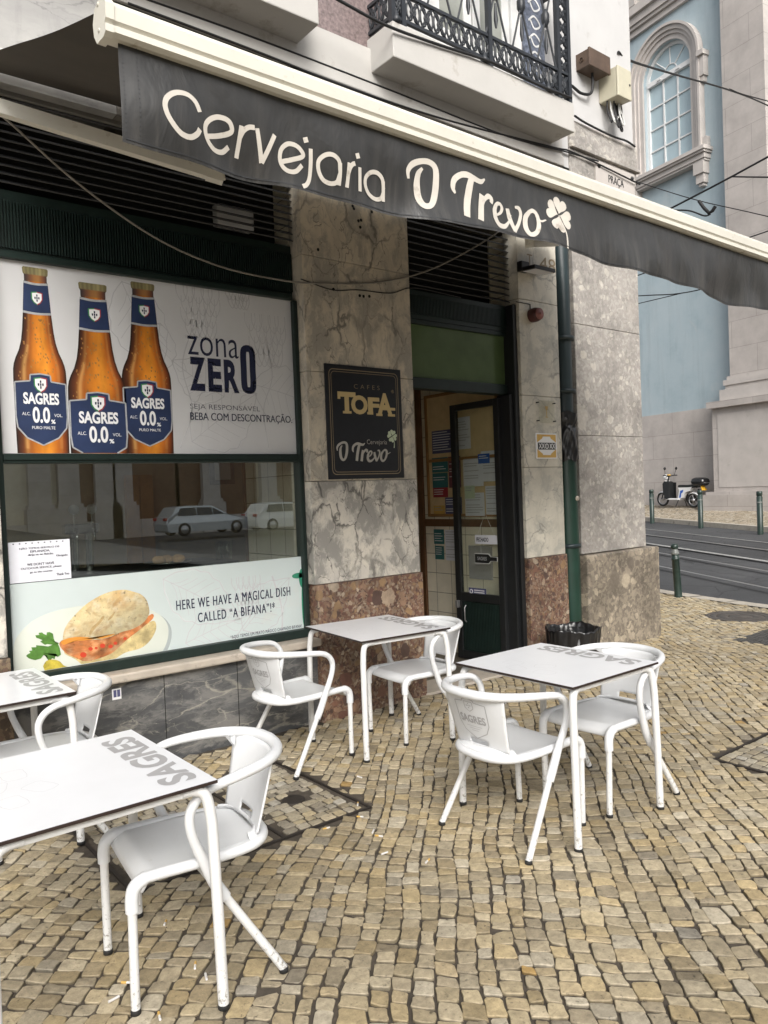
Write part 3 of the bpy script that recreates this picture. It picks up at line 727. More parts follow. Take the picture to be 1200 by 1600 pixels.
for i in range(n): xx = x0+(x1-x0)*(i+.5)/n; b.box(xx-.005, xx+.004, WY+.005, WY+.02, 3.09, 3.36)
b.build('roller_shutter_housing', M_['frame'], BLD)
b = MB()
for k in range(11):
    z = 3.45+k*.047; b.obox((x0, WY-.02, z), (x1-x0, 0, 0), (0, .05, .03), (0, .004, -.006))
lv = b.build('louvre_grille', M_['louvre'], BLD)
MB().box(x0, x1, .35, .36, 3.42, 3.95).build('backing', M_['dark'], lv)
fb = MB().box(at(332, 350, 1, .28)[0], at(388, 340, 1, .28)[0], .2, .28, at(350, 352, 1, .2)[2], at(350, 318, 1, .2)[2], .01); fb.build('ventilator', M_['poster'], lv)
fr = MB()  # out-of-view shop window, added so that daylight brightens the bar interior
for (a, c, z0, z1) in ((-3.6, -3.55, .45, 3.9), (0, .05, .45, 3.9), (-1.8, -1.75, .45, 3.9), (-3.55, -1.8, .45, .5), (-1.75, 0, .45, .5), (-3.55, -1.8, 3.85, 3.9), (-1.75, 0, 3.85, 3.9)): fr.box(a, c, WY-.04, WY+.05, z0, z1, .006)
added_window = fr.build('window', M_['frame'], BLD); MB().box(-3.55, 0, WY+.008, WY+.012, .5, 3.85).build('pane', M_['doorglass'], added_window)
MB().box(-3.6, .05, .03, .165, -.03, .44, .004).build('dark_marble_dado', M_['marble_dark'], BLD)
# ---- doorway: lintel box, frame, open leaf
DX0, DX1 = 4.03, 5.318
b = MB()
for k in range(11):
    z = 3.30+k*.056; b.obox((DX0, WY-.02, z), (DX1-DX0, 0, 0), (0, .06, .035), (0, .004, -.006))
lv2 = b.build('louvre_grille', M_['louvre'], BLD); MB().box(DX0, DX1, .35, .36, 3.2, 3.95).build('backing', M_['dark'], lv2)
b = MB().box(DX0, DX1, WY, .4, 3.03, 3.26)
for i in range(80): xx = DX0+(DX1-DX0)*(i+.5)/80; b.box(xx-.005, xx+.004, WY-.012, WY, 3.07, 3.22)
b.build('roller_shutter_housing', M_['frame'], BLD)
tp = MB().box(DX0, DX1-.03, WY+.03, WY+.05, 2.56, 3.0).build('transom_panel', M_['greenpanel'], BLD)
MB().box(DX0, DX1-.03, WY, WY+.10, 2.465, 2.555, .006).box(DX0, DX1-.03, WY, WY+.10, 2.99, 3.028, .004).build('transom_rail', M_['frame'], tp)
df = MB().box(DX1-.05, DX1-.002, .03, WY+.12, 0, 3.26, .005).box(DX1-.095, DX1-.052, .06, WY+.10, 0, 2.46, .005).box(DX0+.001, DX0+.03, WY, WY+.1, 0, 2.46, .005)
df.box(DX1-.06, DX1-.045, .026, .031, .05, 1.5)
door = df.build('door', M_['black'], BLD)
LX = 5.205
b = MB().box(LX-.022, LX+.022, .17, .235, .0, 2.44, .004).box(LX-.022, LX+.022, .73, .80, 0, 2.44, .004).box(LX-.022, LX+.022, .235, .73, 2.38, 2.44, .004).box(LX-.022, LX+.022, .235, .73, .0, .08, .004).box(LX-.022, LX+.022, .235, .73, .56, .64, .004)
leaf = b.build('door_leaf', M_['black'], door)
b = MB().box(LX-.008, LX+.008, .235, .73, .08, .56)
for i in range(24): y = .24+i*.02; b.box(LX-.014, LX-.008, y, y+.011, .09, .55)
b.build('ribbed_panel', M_['frame'], door)
MB().box(LX-.003, LX+.003, .235, .73, .64, 2.38).build('glazing', M_['doorglass'], door)
MB().box(LX-.06, LX-.022, .745, .775, .49, .56, .004).tube([(LX-.03, .66, .36), (LX-.05, .66, .38), (LX-.05, .66, .50), (LX-.03, .66, .52)], .006, 8).build('handle', M_['alu'], door)
MB().box(DX0, DX1, -.02, .30, -.03, .012, .006).build('doorstep', M_['sill'], BLD)
# ---- inside
b = MB().box(-4.6, 5.9, .17, 4.6, -.05, -.01); b.build('interior_floor', M_['floor_in'], BLD)
b = MB().box(-4.6, 5.9, .42, 4.6, 3.93, 3.95); b.build('interior_ceiling', M_['ceiling'], BLD)
MB().box(-4.6, 5.9, 4.5, 4.6, -.05, 3.93).build('back_wall', M_['tileback'], BLD)
MB().box(3.03, 4.03, .168, .95, -.05, 3.95).build('pillar_lining', M_['tile'], BLD)
MB().box(3.022, 3.05, .955, .985, .6, 3.0).build('corner_trim', M_['wood'], BLD)
MB().box(5.36, 5.9, .5, 4.5, -.05, 3.93).box(5.36, 5.5, .17, .5, -.05, 3.93).build('lobby_wall', M_['tile'], BLD)
MB().box(-4.6, -4.5, .17, 4.6, -.05, 3.93).build('left_wall', M_['tileback'], BLD)
MB().box(5.345, 5.36, .3, 1.42, 1.26, 1.335).build('wood_rail', M_['wood'], BLD)
MB().box(5.33, 5.36, 1.40, 1.47, -.01, 2.7).build('wood_architrave', M_['wood'], BLD)
# ---- balconies
zb0 = 4.80; BYF = -.28
SL = at(615, 80, 1, BYF); SR = at(898, 202, 1, BYF); zt0 = at(615, 32, 1, BYF)[2]
def balcony(x0, x1, rail):
    b = MB().box(x0, x1, BYF, .03, zb0, zt0, .008)
    bal = b.build('balcony', M_['slab'], BLD)
    if not rail: return
    zr0, zr1 = zt0+.055, at(700, 22, 1, BYF)[2]; zr1 = zr0+.20; RY = BYF+.035; RX0, RX1 = x0+.03, x1-.02
    b = MB()
    for z in (zr0, zr1): b.box(RX0-.012, RX1+.012, RY-.014, RY+.014, z-.012, z+.012); b.box(RX0-.012, RX0+.012, RY+.014, .03, z-.012, z+.012); b.box(RX1-.012, RX1+.012, RY+.014, .03, z-.012, z+.012)
    zt1 = zr1+.80; b.box(RX0-.02, RX1+.02, RY-.025, RY+.025, zt1-.015, zt1+.015); b.box(RX0-.02, RX0+.02, RY+.025, .03, zt1-.015, zt1+.015); b.box(RX1-.02, RX1+.02, RY+.025, .03, zt1-.015, zt1+.015)
    b.build('railing', M_['iron'], bal)
    b = MB()
    def motif(cx, cz, wv, hv, mp):
        for k in range(2):
            s = 1 if k else -1
            b.tube([mp(cx+s*wv*(.25+.22*math.cos(a)), cz+hv*.36*math.sin(a)) for a in np.linspace(0, 2*pi, 13)[:-1]], .008, 5, True)
        b.tube([mp(cx-wv/2, cz-hv/2), mp(cx+wv/2, cz+hv/2)], .009, 5); b.tube([mp(cx-wv/2, cz+hv/2), mp(cx+wv/2, cz-hv/2)], .009, 5)
        b.tube([mp(cx+wv*.17*math.cos(a), cz+hv*.17*math.sin(a)) for a in np.linspace(0, 2*pi, 9)[:-1]], .010, 5, True)
    n = int((RX1-RX0)/.13)
    for i in range(n): motif(RX0+(RX1-RX0)*(i+.5)/n, (zr0+zr1)/2, (RX1-RX0)/n, zr1-zr0, lambda u, v: (u, RY, v))
    for xx in (RX0, RX1):
        for i in range(2): motif(RY+.025+(.245)*(i+.5)/2, (zr0+zr1)/2, .12, zr1-zr0, lambda u, v: (xx, u, v))
    for i in range(7): motif(RX1-.07, zr1+.06+i*.115, .13, .115, lambda u, v: (u, RY, v))
    b.build('cast_band', M_['iron'], bal)
    b = MB(); m = 6; st = (RX1-.14-RX0)/m
    for i in range(m):
        a = RX0+st*i; c = a+st
        for (p, q) in ((a, c), (c, a)):
            b.tube([(p+(q-p)*.1, RY, zr1), (q-(q-p)*.1, RY, zt1)], .009, 6)
        b.tube([(a+st/2, RY-.0, zr1+.33), (a+st/2, RY, zr1+.37), (a+st/2, RY, zr1+.44), (a+st/2, RY, zr1+.48)], [.012, .035, .035, .012], 8)
        b.tube([(a+st/2, RY, zr1+.1), (a+st/2, RY, zr1+.16), (a+st/2, RY, zr1+.3)], [.008, .018, .008], 8)
    b.build('lattice', M_['iron'], bal)
    for xx in (RX0, RX0+.10, RX0+(RX1-RX0)*.5, RX1-.145, RX1): MB().box(xx-.02, xx+.02, RY-.02, RY+.02, zt0-.005, zt1).build('post', M_['iron'], bal)
    for xx in (RX0+.02, RX0+.95, RX0+1.75): MB().lathe([(.0, -.03), (.03, -.03), (.035, 0), (.02, .03), (.012, .06)], (xx, RY-.02, zt0+.03), 10).build('foot_ball', M_['iron'], bal)
balcony(SL[0], SR[0], True)
balcony(-1.0, at(507, 5, 1, BYF)[0]-.05, False)
# window and door behind the railing
wx0, wx1 = at(640, 5, 1, .02)[0], at(790, 60, 1, .02)[0]
b = MB()
for (a, c, z0, z1) in ((4.25, 4.37, 4.99, 7.4), (5.33, 5.45, 4.99, 7.4), (4.37, 5.33, 7.3, 7.4)): b.box(a, c, -.02, .03, z0, z1, .004)
dr = b.build('balcony_door', M_['wframe'], BLD)
b = MB()
for (a, c) in ((4.38, 4.84), (4.86, 5.32)):
    b.box(a, a+.09, .0, .028, 5.0, 7.28, .004); b.box(c-.09, c, .0, .028, 5.0, 7.28, .004); b.box(a+.09, c-.09, .0, .028, 5.0, 5.42, .004); b.box(a+.13, c-.13, -.008, .0, 5.08, 5.34, .006); b.box(a+.09, c-.09, 0, .028, 7.2, 7.28, .004)
b.build('leaf', M_['wframe'], dr)
MB().box(4.46, 4.75, .012, .018, 5.42, 7.2).box(4.95, 5.24, .012, .018, 5.42, 7.2).build('pane', M_['dimglass'], dr)
b = MB().box(5.52, 5.80, -.0, .03, 4.985, 9); at_ = b.build('blue_tile_strip', M_['azul'], BLD)
b = MB()
for i in range(24):
    z = 5.05+i*.16; b.ribbon([(5.58, z), (5.66, z+.06), (5.74, z), (5.66, z-.05), (5.6, z+.02)], .018, lambda u, v: (u, -.004, v), 4)
b.build('tile_scroll', M_['white'], at_)

# ---- things fixed to the front
def box_on_wall(name, label, cat, pxs, depth, m, bev=.006):
    (xa, ya), (xb, yb) = pxs; p = at(xa, ya, 1, -depth); q = at(xb, yb, 1, -depth)
    t = thing(name, label, cat, ((p[0]+q[0])/2, 0, q[2])); return t, p[0], q[0], q[2], p[2]
t, xa, xb, za, zb_ = box_on_wall('junction_box', 'rusty brown metal junction box on the white plaster beside the balcony', 'junction box', ((921, 74), (953, 116)), .16, 'brownbox')
MB().box(xa, xb, -.14, -.0, za, zb_, .004).build('case', M_['brownbox'], t); MB().box(xa-.008, xb+.008, -.165, -.142, za-.008, zb_+.008, .005).build('lid', M_['brownbox'], t)
MB().lathe([(.02, -.01), (.022, .0), (.022, .03)], (xa-.0, -.07, (za+zb_)/2), 12, 'x').build('gland', M_['brownbox'], t)
bx = (xa+xb)/2
cp = [(bx, -.07, za), (bx, -.07, za-.12), (bx-.03, -.06, za-.2), (bx-.15, -.04, za-.22), (bx-.35, -.03, za-.20), (SR[0]-.02, -.1, zt0+.0)]
tag(MB().tube(smooth(cp, 8), .014, 8).build('conduit', M_['cable']), 'black flexible conduit curving from the brown junction box to the balcony', 'conduit')
t, xa, xb, za, zb_ = box_on_wall('utility_box', 'beige plastic utility box at the building corner with looped cables below', 'utility box', ((977, 112), (995, 150)), .20, 'beigebox')
xa, xb = 6.62, 6.84
za, zb_ = at(977, 156, 1, -.2)[2], at(975, 110, 1, -.2)[2]
MB().box(xa, xb, -.20, .0, za, zb_, .008).build('case', M_['beigebox'], t); MB().box(xa-.004, xb+.004, -.225, -.202, za-.004, zb_+.004, .008).build('door', M_['beigebox'], t)
MB().lathe([(0, -.004), (.012, -.004), (.012, .004)], (xb-.03, -.226, (za+zb_)/2), 10, 'y').build('lock', M_['black'], t)
for k in range(7):
    xx = xa+.02+k*.027; y = -.08-.02*(k % 3); d = random.uniform(.18, .25)
    tag(MB().tube(smooth([(xx, y, za+.005), (xx+.004, y, za-.09), (xx+.03, y-.02, za-d), (xx+.07, y-.01, za-d+.03), (xb-.005-.006*k, y, za-.07), (xb-.02-.006*k, y, za+.004)], 6), .0085, 6).build('cable', M_['cablewhite'] if k in (1, 3, 5) else M_['cable']),
        'white cable looped under the beige utility box' if k in (1, 3, 5) else 'black cable looped under the beige utility box', 'cable', 'cables looped under the utility box')
# street name plate
def plate(name, label, cat, x0, x1, z0, z1, y, th, m, bev=.004):
    t = thing(name, label, cat, ((x0+x1)/2, y, z0)); MB().box(x0, x1, y-th, y, z0, z1, bev).build('panel', m, t); return t
sx0, sx1 = at(931, 270, 1, -.03)[0], at(992, 300, 1, -.03)[0]; sz1 = at(960, 261, 1, -.03)[2]
t = plate('street_sign', 'stone street name plate half hidden above the awning', 'street sign', sx0, sx1, sz1-.42, sz1, -.012, .02, M_['trim'])
b = MB(); f2 = lambda u, v: (u, -.0335, v); cx = (sx0+sx1)/2
zz_ = lambda q: at(962, q, 1, -.0335)[2]
write(b, 'PRAÇA', f2, cx-.13, cx+.13, zz_(292), zz_(277), .008); write(b, 'LUÍS', f2, cx-.10, cx+.10, zz_(311), zz_(295), .008); b.build('lettering', M_['black'], t)
b = MB()
for (u, v) in ((sx0+.05, sz1-.05), (sx1-.05, sz1-.05), (sx0+.05, sz1-.37), (sx1-.05, sz1-.37)): b.lathe([(0, -.05), (.014, -.047), (.024, -.034), (.024, -.03)], (u, 0, v), 12, 'y')
b.build('bolt', M_['black'], t)
# cast iron downpipe
t = thing('downpipe', 'dark green cast downpipe running down between the pilaster and the corner pier', 'downpipe', (5.99, .06, 0))
PX, PY = 5.985, .05
MB().tube([(PX, PY, 2.05), (PX, PY, 4.6)], .082, 20).build('upper_pipe', M_['pipedark'], t)
MB().tube([(PX, PY, -.02), (PX, PY, 1.93)], .096, 20).build('lower_pipe', M_['pipegreen'], t)
b = MB()
for z in (3.93, 3.02, 2.52, 1.05, .2): b.lathe([(.082, -.02), (.112, -.018), (.112, .018), (.082, .02)], (PX, PY, z), 20)
b.build('collar', M_['pipedark'], t)
b = MB().grid(lambda u, v: (PX+(.108+.007*math.sin(5*u*2*pi+9*v)+.004*math.sin(11*u*2*pi-14*v)-.02*math.exp(-((v-.72)/.06)**2)+.02*(v > .95))*math.cos(u*2*pi), PY+(.108+.007*math.sin(5*u*2*pi+9*v)+.004*math.sin(11*u*2*pi-14*v)-.02*math.exp(-((v-.72)/.06)**2))*math.sin(u*2*pi), 1.86+.46*v+.012*math.sin(5*u*2*pi)), 60, 18)
b.build('plastic_wrap', M_['bag'], t)
MB().lathe([(0, -.012), (.022, -.01), (.026, 0)], (PX+.02, PY-.095, 1.50), 12, 'y').build('tag', M_['sill'], t)
# floodlight, alarm bell, small tiles
p = at(842, 424, 1, -.12)
t = thing('floodlight', 'flat black floodlight over the doorway, below the house number', 'floodlight', (p[0], 0, p[2]))
b = MB(); b.obox((p[0]-.15, -.20, p[2]-.01), (.28, 0, 0), (0, .17, .012), (0, 0, .03)); b.build('housing', M_['black'], t)
MB().obox((p[0]-.13, -.19, p[2]-.014), (.24, 0, 0), (0, .14, .010), (0, 0, .003)).build('lens', M_['paper'], t)
MB().box(p[0]-.16, p[0]-.05, -.06, -.001, p[2]-.0, p[2]+.09, .008).build('bracket', M_['black'], t)
p = at(836, 492, 1, -.04)
t = thing('alarm_bell', 'round maroon alarm sounder on the pale pilaster', 'alarm bell', (p[0], 0, p[2]))
MB().lathe([(.062, .0), (.064, -.05), (.055, -.085), (.05, -.09)], (p[0], -.001, p[2]), 24, 'y').build('body', M_['maroon'], t)
MB().lathe([(.052, -.088), (.05, -.098), (0, -.099)], (p[0], -.001, p[2]), 24, 'y').lathe([(.012, -.099), (.012, -.108), (0, -.108)], (p[0], -.001, p[2]), 10, 'y').build('cap', M_['pink'], t)
tag(MB().tube([(p[0]-.21, -.004, p[2]+.10), (p[0]-.02, -.004, p[2]+.10), (p[0]-.02, -.004, p[2]+.05)], .004, 6).build('bell_wire', M_['cable']), 'thin black wire leading to the alarm sounder', 'wire')
x0, x1 = at(837, 690, 1, -.01)[0], at(870, 700, 1, -.01)[0]; z0, z1 = at(853, 717, 1, -.01)[2], at(853, 677, 1, -.01)[2]
t = plate('tile_plaque', 'small yellow and white tile plaque with a black band', 'plaque', x0, x1, z0, z1, -.001, .012, M_['white'])
f3 = lambda dy: (lambda u, v: (x0+(x1-x0)*u, -.0135-dy, z0+(z1-z0)*v))
b = MB()
for q in ([(.05, .05), (.05, .38), (.3, .2), (.35, .05)], [(.95, .05), (.95, .38), (.7, .2), (.65, .05)], [(.05, .95), (.05, .64), (.3, .8), (.35, .95)], [(.95, .95), (.95, .64), (.7, .8), (.65, .95)], [(.35, .05), (.3, .15), (.7, .15), (.65, .05)], [(.35, .95), (.3, .87), (.7, .87), (.65, .95)]): b.poly([f3(0)(*p) for p in q])
b.build('yellow_print', M_['yellow'], t)
b = MB().poly([f3(.001)(*p) for p in ((.08, .36), (.92, .36), (.92, .63), (.08, .63))]); b.build('black_band', M_['black'], t)
b = MB(); write(b, 'XX', f3(.002), .12, .40, .40, .60, .02); write(b, 'XX', f3(.002), .62, .90, .40, .60, .02)
b.ribbon([(.5+.08*math.cos(a), .495+.09*math.sin(a)) for a in np.linspace(0, 2*pi, 12)[:-1]], .03, f3(.002), 3, True); b.ribbon([(.5, .42), (.5, .57)], .02, f3(.0023), 2); b.build('white_print', M_['white'], t)
x0, x1 = at(842, 640, 1, -.02)[0], at(866, 640, 1, -.02)[0]; z0, z1 = at(853, 661, 1, -.02)[2], at(853, 626, 1, -.02)[2]
t = thing('acrylic_plaque', 'clear acrylic plaque with a faded gold glass symbol on the pilaster', 'plaque', ((x0+x1)/2, 0, z0))
MB().box(x0, x1, -.024, -.020, z0, z1).build('panel', glass('acrylic', (.96, .96, .94), .04), t)
b = MB(); cx = (x0+x1)/2; hh = z1-z0
b.poly([(cx-.022, -.019, z1-.25*hh), (cx+.022, -.019, z1-.25*hh), (cx+.012, -.019, z1-.42*hh), (cx-.012, -.019, z1-.42*hh)]).poly([(cx-.005, -.019, z1-.42*hh), (cx+.005, -.019, z1-.42*hh), (cx+.005, -.019, z1-.72*hh), (cx-.005, -.019, z1-.72*hh)]).poly([(cx-.02, -.019, z1-.72*hh), (cx+.02, -.019, z1-.72*hh), (cx+.02, -.019, z1-.75*hh), (cx-.02, -.019, z1-.75*hh)])
b.build('gold_symbol', M_['yellow'], t)
b = MB()
for zz in (z0+.02, z1-.02):
    for xx in (x0-.01, x1+.005): b.tube([(xx, -.03, zz), (xx, 0, zz)], .006, 8)
b.build('standoff', M_['black'], t)
p = at(183, 1085, 1, .028); t = plate('sticker', 'small blue and white sticker on the dark marble below the window', 'sticker', p[0]-.03, p[0]+.025, p[2]-.03, p[2]+.035, .0285, .0015, M_['white'], 0)
MB().box(p[0]-.022, p[0]-.004, .0262, .0268, p[2]-.015, p[2]+.028).box(p[0]+.0, p[0]+.018, .0262, .0268, p[2]-.015, p[2]+.028).build('print', M_['purple'], t)
# ================================================================== AWNING
AY, AXL, AXR = -2.33, .82, 5.75
AZ = at(163, 20, 1, AY)[2]-.022
def ax_pt(px, py): p = at(px, py, 1, AY); return p[0], p[2]
vt0 = at(187, 65, 1, AY); vt1 = at(1200, 400, 1, AY); vzt = .5*(vt0[2]+vt1[2])
VH = .31
def vbot(x): return vzt-VH-.008*math.sin(1.9*(x-.8))*(x > .8)+.006*math.sin(5.1*x)-.022*max(0, x-3.2)*max(0, 1-(x-3.2)/2)
def vy(x, t): return AY-.012+t*(.020*math.sin(4.3*x+.6)+.014*math.sin(9.7*x+2*t)+.026*math.sin(1.6*x)+.007*math.sin(19*x-4*t))+.012*math.sin(2.2*x+5*t)*t+.014*t*math.exp(-((x-1.0-.35*t)/.10)**2)
def val_xyz(x, z, off=0.0):
    t = (vzt-z)/(vzt-vbot(x)); return (x, vy(x, min(1, max(0, t)))-off, z)
AW = thing('awning', 'long charcoal awning with a cream front bar pulled out over the tables', 'awning', (3.2, 0, 3.9))
b = MB()
prof = [(AY-.040, AZ-.020), (AY-.050, AZ-.010), (AY-.052, AZ+.035), (AY-.038, AZ+.058), (AY-.0, AZ+.066), (AY+.03, AZ+.055), (AY+.045, AZ+.02), (AY+.04, AZ-.02), (AY+.02, AZ-.052), (AY-.03, AZ-.056), (AY-.046, AZ-.046), (AY-.046, AZ-.024)]
prof = [(y, AZ-.012+(z-AZ)*.86) for y, z in prof]
pr = [(AXL+.025, y, z) for y, z in prof]
b.prism(pr, (AXR-AXL-.05, 0, 0)); b.build('front_bar', M_['cream'], AW)
for xx in (AXL, AXR-.025):
    cap = MB(); pc = [(xx, AY+(y-AY)*1.12, AZ+(z-AZ)*1.12) for y, z in prof]; cap.prism(pc, (.025, 0, 0)); cap.lathe([(0, -.002), (.007, -.002), (.007, .001)], (xx, AY, AZ+.04), 8, 'x'); cap.lathe([(0, -.002), (.007, -.002), (.007, .001)], (xx, AY-.0, AZ-.035), 8, 'x'); cap.build('end_cap', M_['cream'], AW)
def fab(u, v):
    x = AXL+.035+(AXR-AXL-.07)*u; s = math.sin(pi*v)
    return (x, -.14+(AY+.02+.14)*v, 3.93+(AZ+.055-3.93)*v-.05*s*(.6+.4*math.sin(6*u*pi))-.006*s*math.sin(40*u+9*v)*math.exp(-(u/.25)**2))
b = MB().grid(fab, 70, 24); b.build('canopy', M_['under'], AW)
b = MB().grid(lambda u, v: (lambda x: (x, vy(x, v), vzt+(vbot(x)-vzt)*v))(AXL+.05+(AXR-AXL-.1)*u), 220, 20)
b.build('valance', M_['fabric'], AW)
b = MB()
for k in range(22):                                             # stitched side hem
    for xo in (.012, .055): z = vzt-.01-k*.0135; b.ribbon([(AXL+.05+xo, z), (AXL+.05+xo, z-.007)], .003, lambda u, v: val_xyz(u, v, .002), 1)
b.ribbon([(AXL+.06+i*.06, vbot(AXL+.06+i*.06)+.012) for i in range(80)], .004, lambda u, v: val_xyz(u, v, .002), 1)
b.build('stitching', M_['louvre'], AW)
tb = MB().box(-.5, AXR, -.13, -.105, 3.825, 3.852, .004); tb.build('torsion_bar', M_['torsion'], AW)
MB().tube([(AXL+.05, -.10, 4.04), (AXR, -.10, 4.04)], .04, 14).build('roller_tube', M_['cream'], AW)
def arm(E, S, F):
    E, S, F = map(np.array, (E, S, F)); b = MB()
    d = E-S; d /= np.linalg.norm(d); up = np.array([0, 0, 1.]); up -= d*(up@d); up /= np.linalg.norm(up); q = np.cross(d, up)
    b.obox(S-up*.035-q*.025, d*(np.linalg.norm(E-S)-.05), up*.07, q*.05)
    b.build('upper_arm', M_['cream'], AW)
    j = MB(); j.obox(E-d*.05-up*.04-q*.03, d*.09, up*.08, q*.06); j.prism([E+d*.02-up*.03, E+d*.05-up*.02, E+up*.13-d*.0, E+up*.13-d*.03], q*.02); j.lathe([(0, -.05), (.03, -.05), (.03, .05), (0, .05)], tuple(E+up*.03), 14); j.build('elbow', M_['cream'], AW)
    f = MB(); E2 = E+up*.09; d2 = F-E2; L = np.linalg.norm(d2); d2 /= L; q2 = np.cross(d2, up); f.obox(E2-up*.025-q2*.02, d2*L, up*.05, q2*.04); f.build('forearm', M_['cream'], AW)
arm(at(338, 272, 1, -.8), at(-260, 88, 1, -.25), (1.75, AY+.05, AZ))
arm((4.3, -1.0, 3.36), (5.55, -.25, 3.78), (4.6, AY+.05, AZ))

# ---- lettering on the valance, drawn as brush strokes
def tr(pts, ox, oy, s=3.0): return [(ox+x/s, oy+y/s) for x, y in pts]
CERV = [(tr([(930, 532), (908, 485), (868, 452), (815, 446), (772, 468), (757, 505), (770, 553), (803, 603), (842, 640), (884, 652), (916, 636), (930, 612)], 0, 0), .0185),
 (tr([(972, 640), (1030, 632), (1088, 616), (1082, 582), (1058, 560), (1018, 550), (982, 562), (960, 590), (962, 630), (982, 668), (1016, 697), (1056, 702), (1086, 678)], 0, 0), .0175),
 (tr([(1131, 590), (1131, 650), (1131, 725)], 0, 0), .0175), (tr([(1131, 640), (1143, 612), (1165, 598), (1192, 600)], 0, 0), .0175),
 (tr([(3, 603), (22, 675), (43, 752)], 400, 0), .018), (tr([(43, 752), (66, 690), (88, 632)], 400, 0), .018),
 (tr([(128, 752), (180, 742), (226, 728), (215, 700), (188, 678), (152, 672), (124, 696), (120, 738), (138, 776), (168, 796), (200, 795), (226, 768)], 400, 0), .0175),
 (tr([(229, 644), (237, 668)], 400, 0), .021), (tr([(258, 696), (265, 770), (263, 830), (250, 858), (232, 866)], 400, 0), .0175),
 (tr([(395, 800), (385, 755), (355, 728), (322, 728), (298, 752), (303, 795), (327, 836), (362, 854), (388, 848), (396, 815)], 400, 0), .0175), (tr([(392, 765), (397, 815), (398, 864)], 400, 0), .0175),
 (tr([(433, 765), (434, 820), (434, 875)], 400, 0), .0175), (tr([(434, 815), (440, 788), (450, 772), (462, 768)], 400, 0), .0175),
 (tr([(467, 722), (475, 746)], 400, 0), .021), (tr([(486, 785), (492, 840), (497, 892)], 400, 0), .0175),
 (tr([(612, 880), (600, 835), (573, 808), (542, 806), (520, 830), (523, 868), (545, 905), (578, 925), (604, 920), (613, 895)], 400, 0), .0175), (tr([(606, 845), (612, 890), (615, 936)], 400, 0), .0175)]
TREVO = [(tr([(712, 838), (708, 800), (728, 772), (770, 760), (808, 768), (832, 800), (834, 870), (824, 930), (806, 968), (780, 968), (758, 930), (750, 870), (754, 820), (772, 792)], 400, 0), [.012, .022, .026, .024, .026, .032, .034, .032, .024, .028, .034, .034, .026, .012]),
 (tr([(915, 915), (906, 885), (912, 850), (938, 830), (968, 830), (1000, 848), (1030, 862), (1052, 850)], 400, 0), [.010, .024, .028, .026, .030, .030, .024, .008]),
 (tr([(990, 838), (975, 890), (962, 960), (955, 1030)], 400, 0), [.030, .036, .036, .034]),
 (tr([(1030, 925), (1020, 985), (1012, 1050)], 400, 0), .033), (tr([(1022, 990), (1040, 950), (1062, 932), (1078, 944), (1074, 965)], 400, 0), [.010, .018, .026, .028, .022]),
 (tr([(1090, 1022), (1118, 1010), (1132, 985), (1122, 965), (1104, 968), (1088, 1000), (1086, 1040), (1100, 1070), (1130, 1075), (1160, 1050), (1175, 1015)], 400, 0), [.010, .014, .022, .018, .018, .030, .034, .030, .022, .012, .010]),
 (tr([(1160, 985), (1168, 1035), (1186, 1096)], 400, 0), [.026, .034, .026]), (tr([(1182, 1096), (1206, 1060), (1220, 1015), (1214, 985), (1196, 978)], 400, 0), [.022, .018, .020, .022, .012]),
 (tr([(62, 1000), (40, 1030), (36, 1080), (52, 1112), (76, 1104), (94, 1064), (96, 1018), (80, 996), (58, 1002)], 800, 0), [.020, .028, .032, .024, .022, .028, .030, .022, .018]),
 (tr([(88, 1018), (108, 1046), (138, 1040)], 800, 0), [.012, .012, .006])]
def clover(mb, cx, cy, r, fn, k=0.0):
    for a in (75, 160, 255, 345):
        a = math.radians(a); pts = []
        for t in np.linspace(0, 2*pi, 25)[:-1]:
            hx = 16*math.sin(t)**3/17; hy = (13*math.cos(t)-5*math.cos(2*t)-2*math.cos(3*t)-math.cos(4*t))/17
            lx, ly = hx*.55*r, (hy+1.0)*.50*r+.05*r
            pts.append(fn(cx+lx*math.sin(a)+ly*math.cos(a), cy-lx*math.cos(a)+ly*math.sin(a)))
        mb.poly(pts)
    mb.ribbon([(cx, cy), (cx+.35*r, cy-.9*r), (cx+.30*r, cy-1.75*r)], [.05*r, .10*r, .17*r], lambda u, v: fn(u, v))
b = MB()
for i, (pts, wd) in enumerate(CERV): b.ribbon([ax_pt(*q) for q in pts], wd*.88, lambda u, v, i=i: val_xyz(u, v, .0012+.0001*i), 8)
b.build('lettering', M_['ivory'], AW)
b = MB()
TW = [([ax_pt(*q) for q in pts], wd) for pts, wd in TREVO]
for i, (pts, wd) in enumerate(TW): b.ribbon(pts, [q*.90 for q in wd] if hasattr(wd, '__len__') else wd*.90, lambda u, v, i=i: val_xyz(u, v, .0012+.0001*i), 8)
b.build('script_lettering', M_['ivory'], AW)
b = MB(); cc = ax_pt(800+202/3, 1015/3); clover(b, cc[0], cc[1], .088, lambda u, v: val_xyz(u, v, .0016)); b.build('clover_emblem', M_['ivory'], AW)

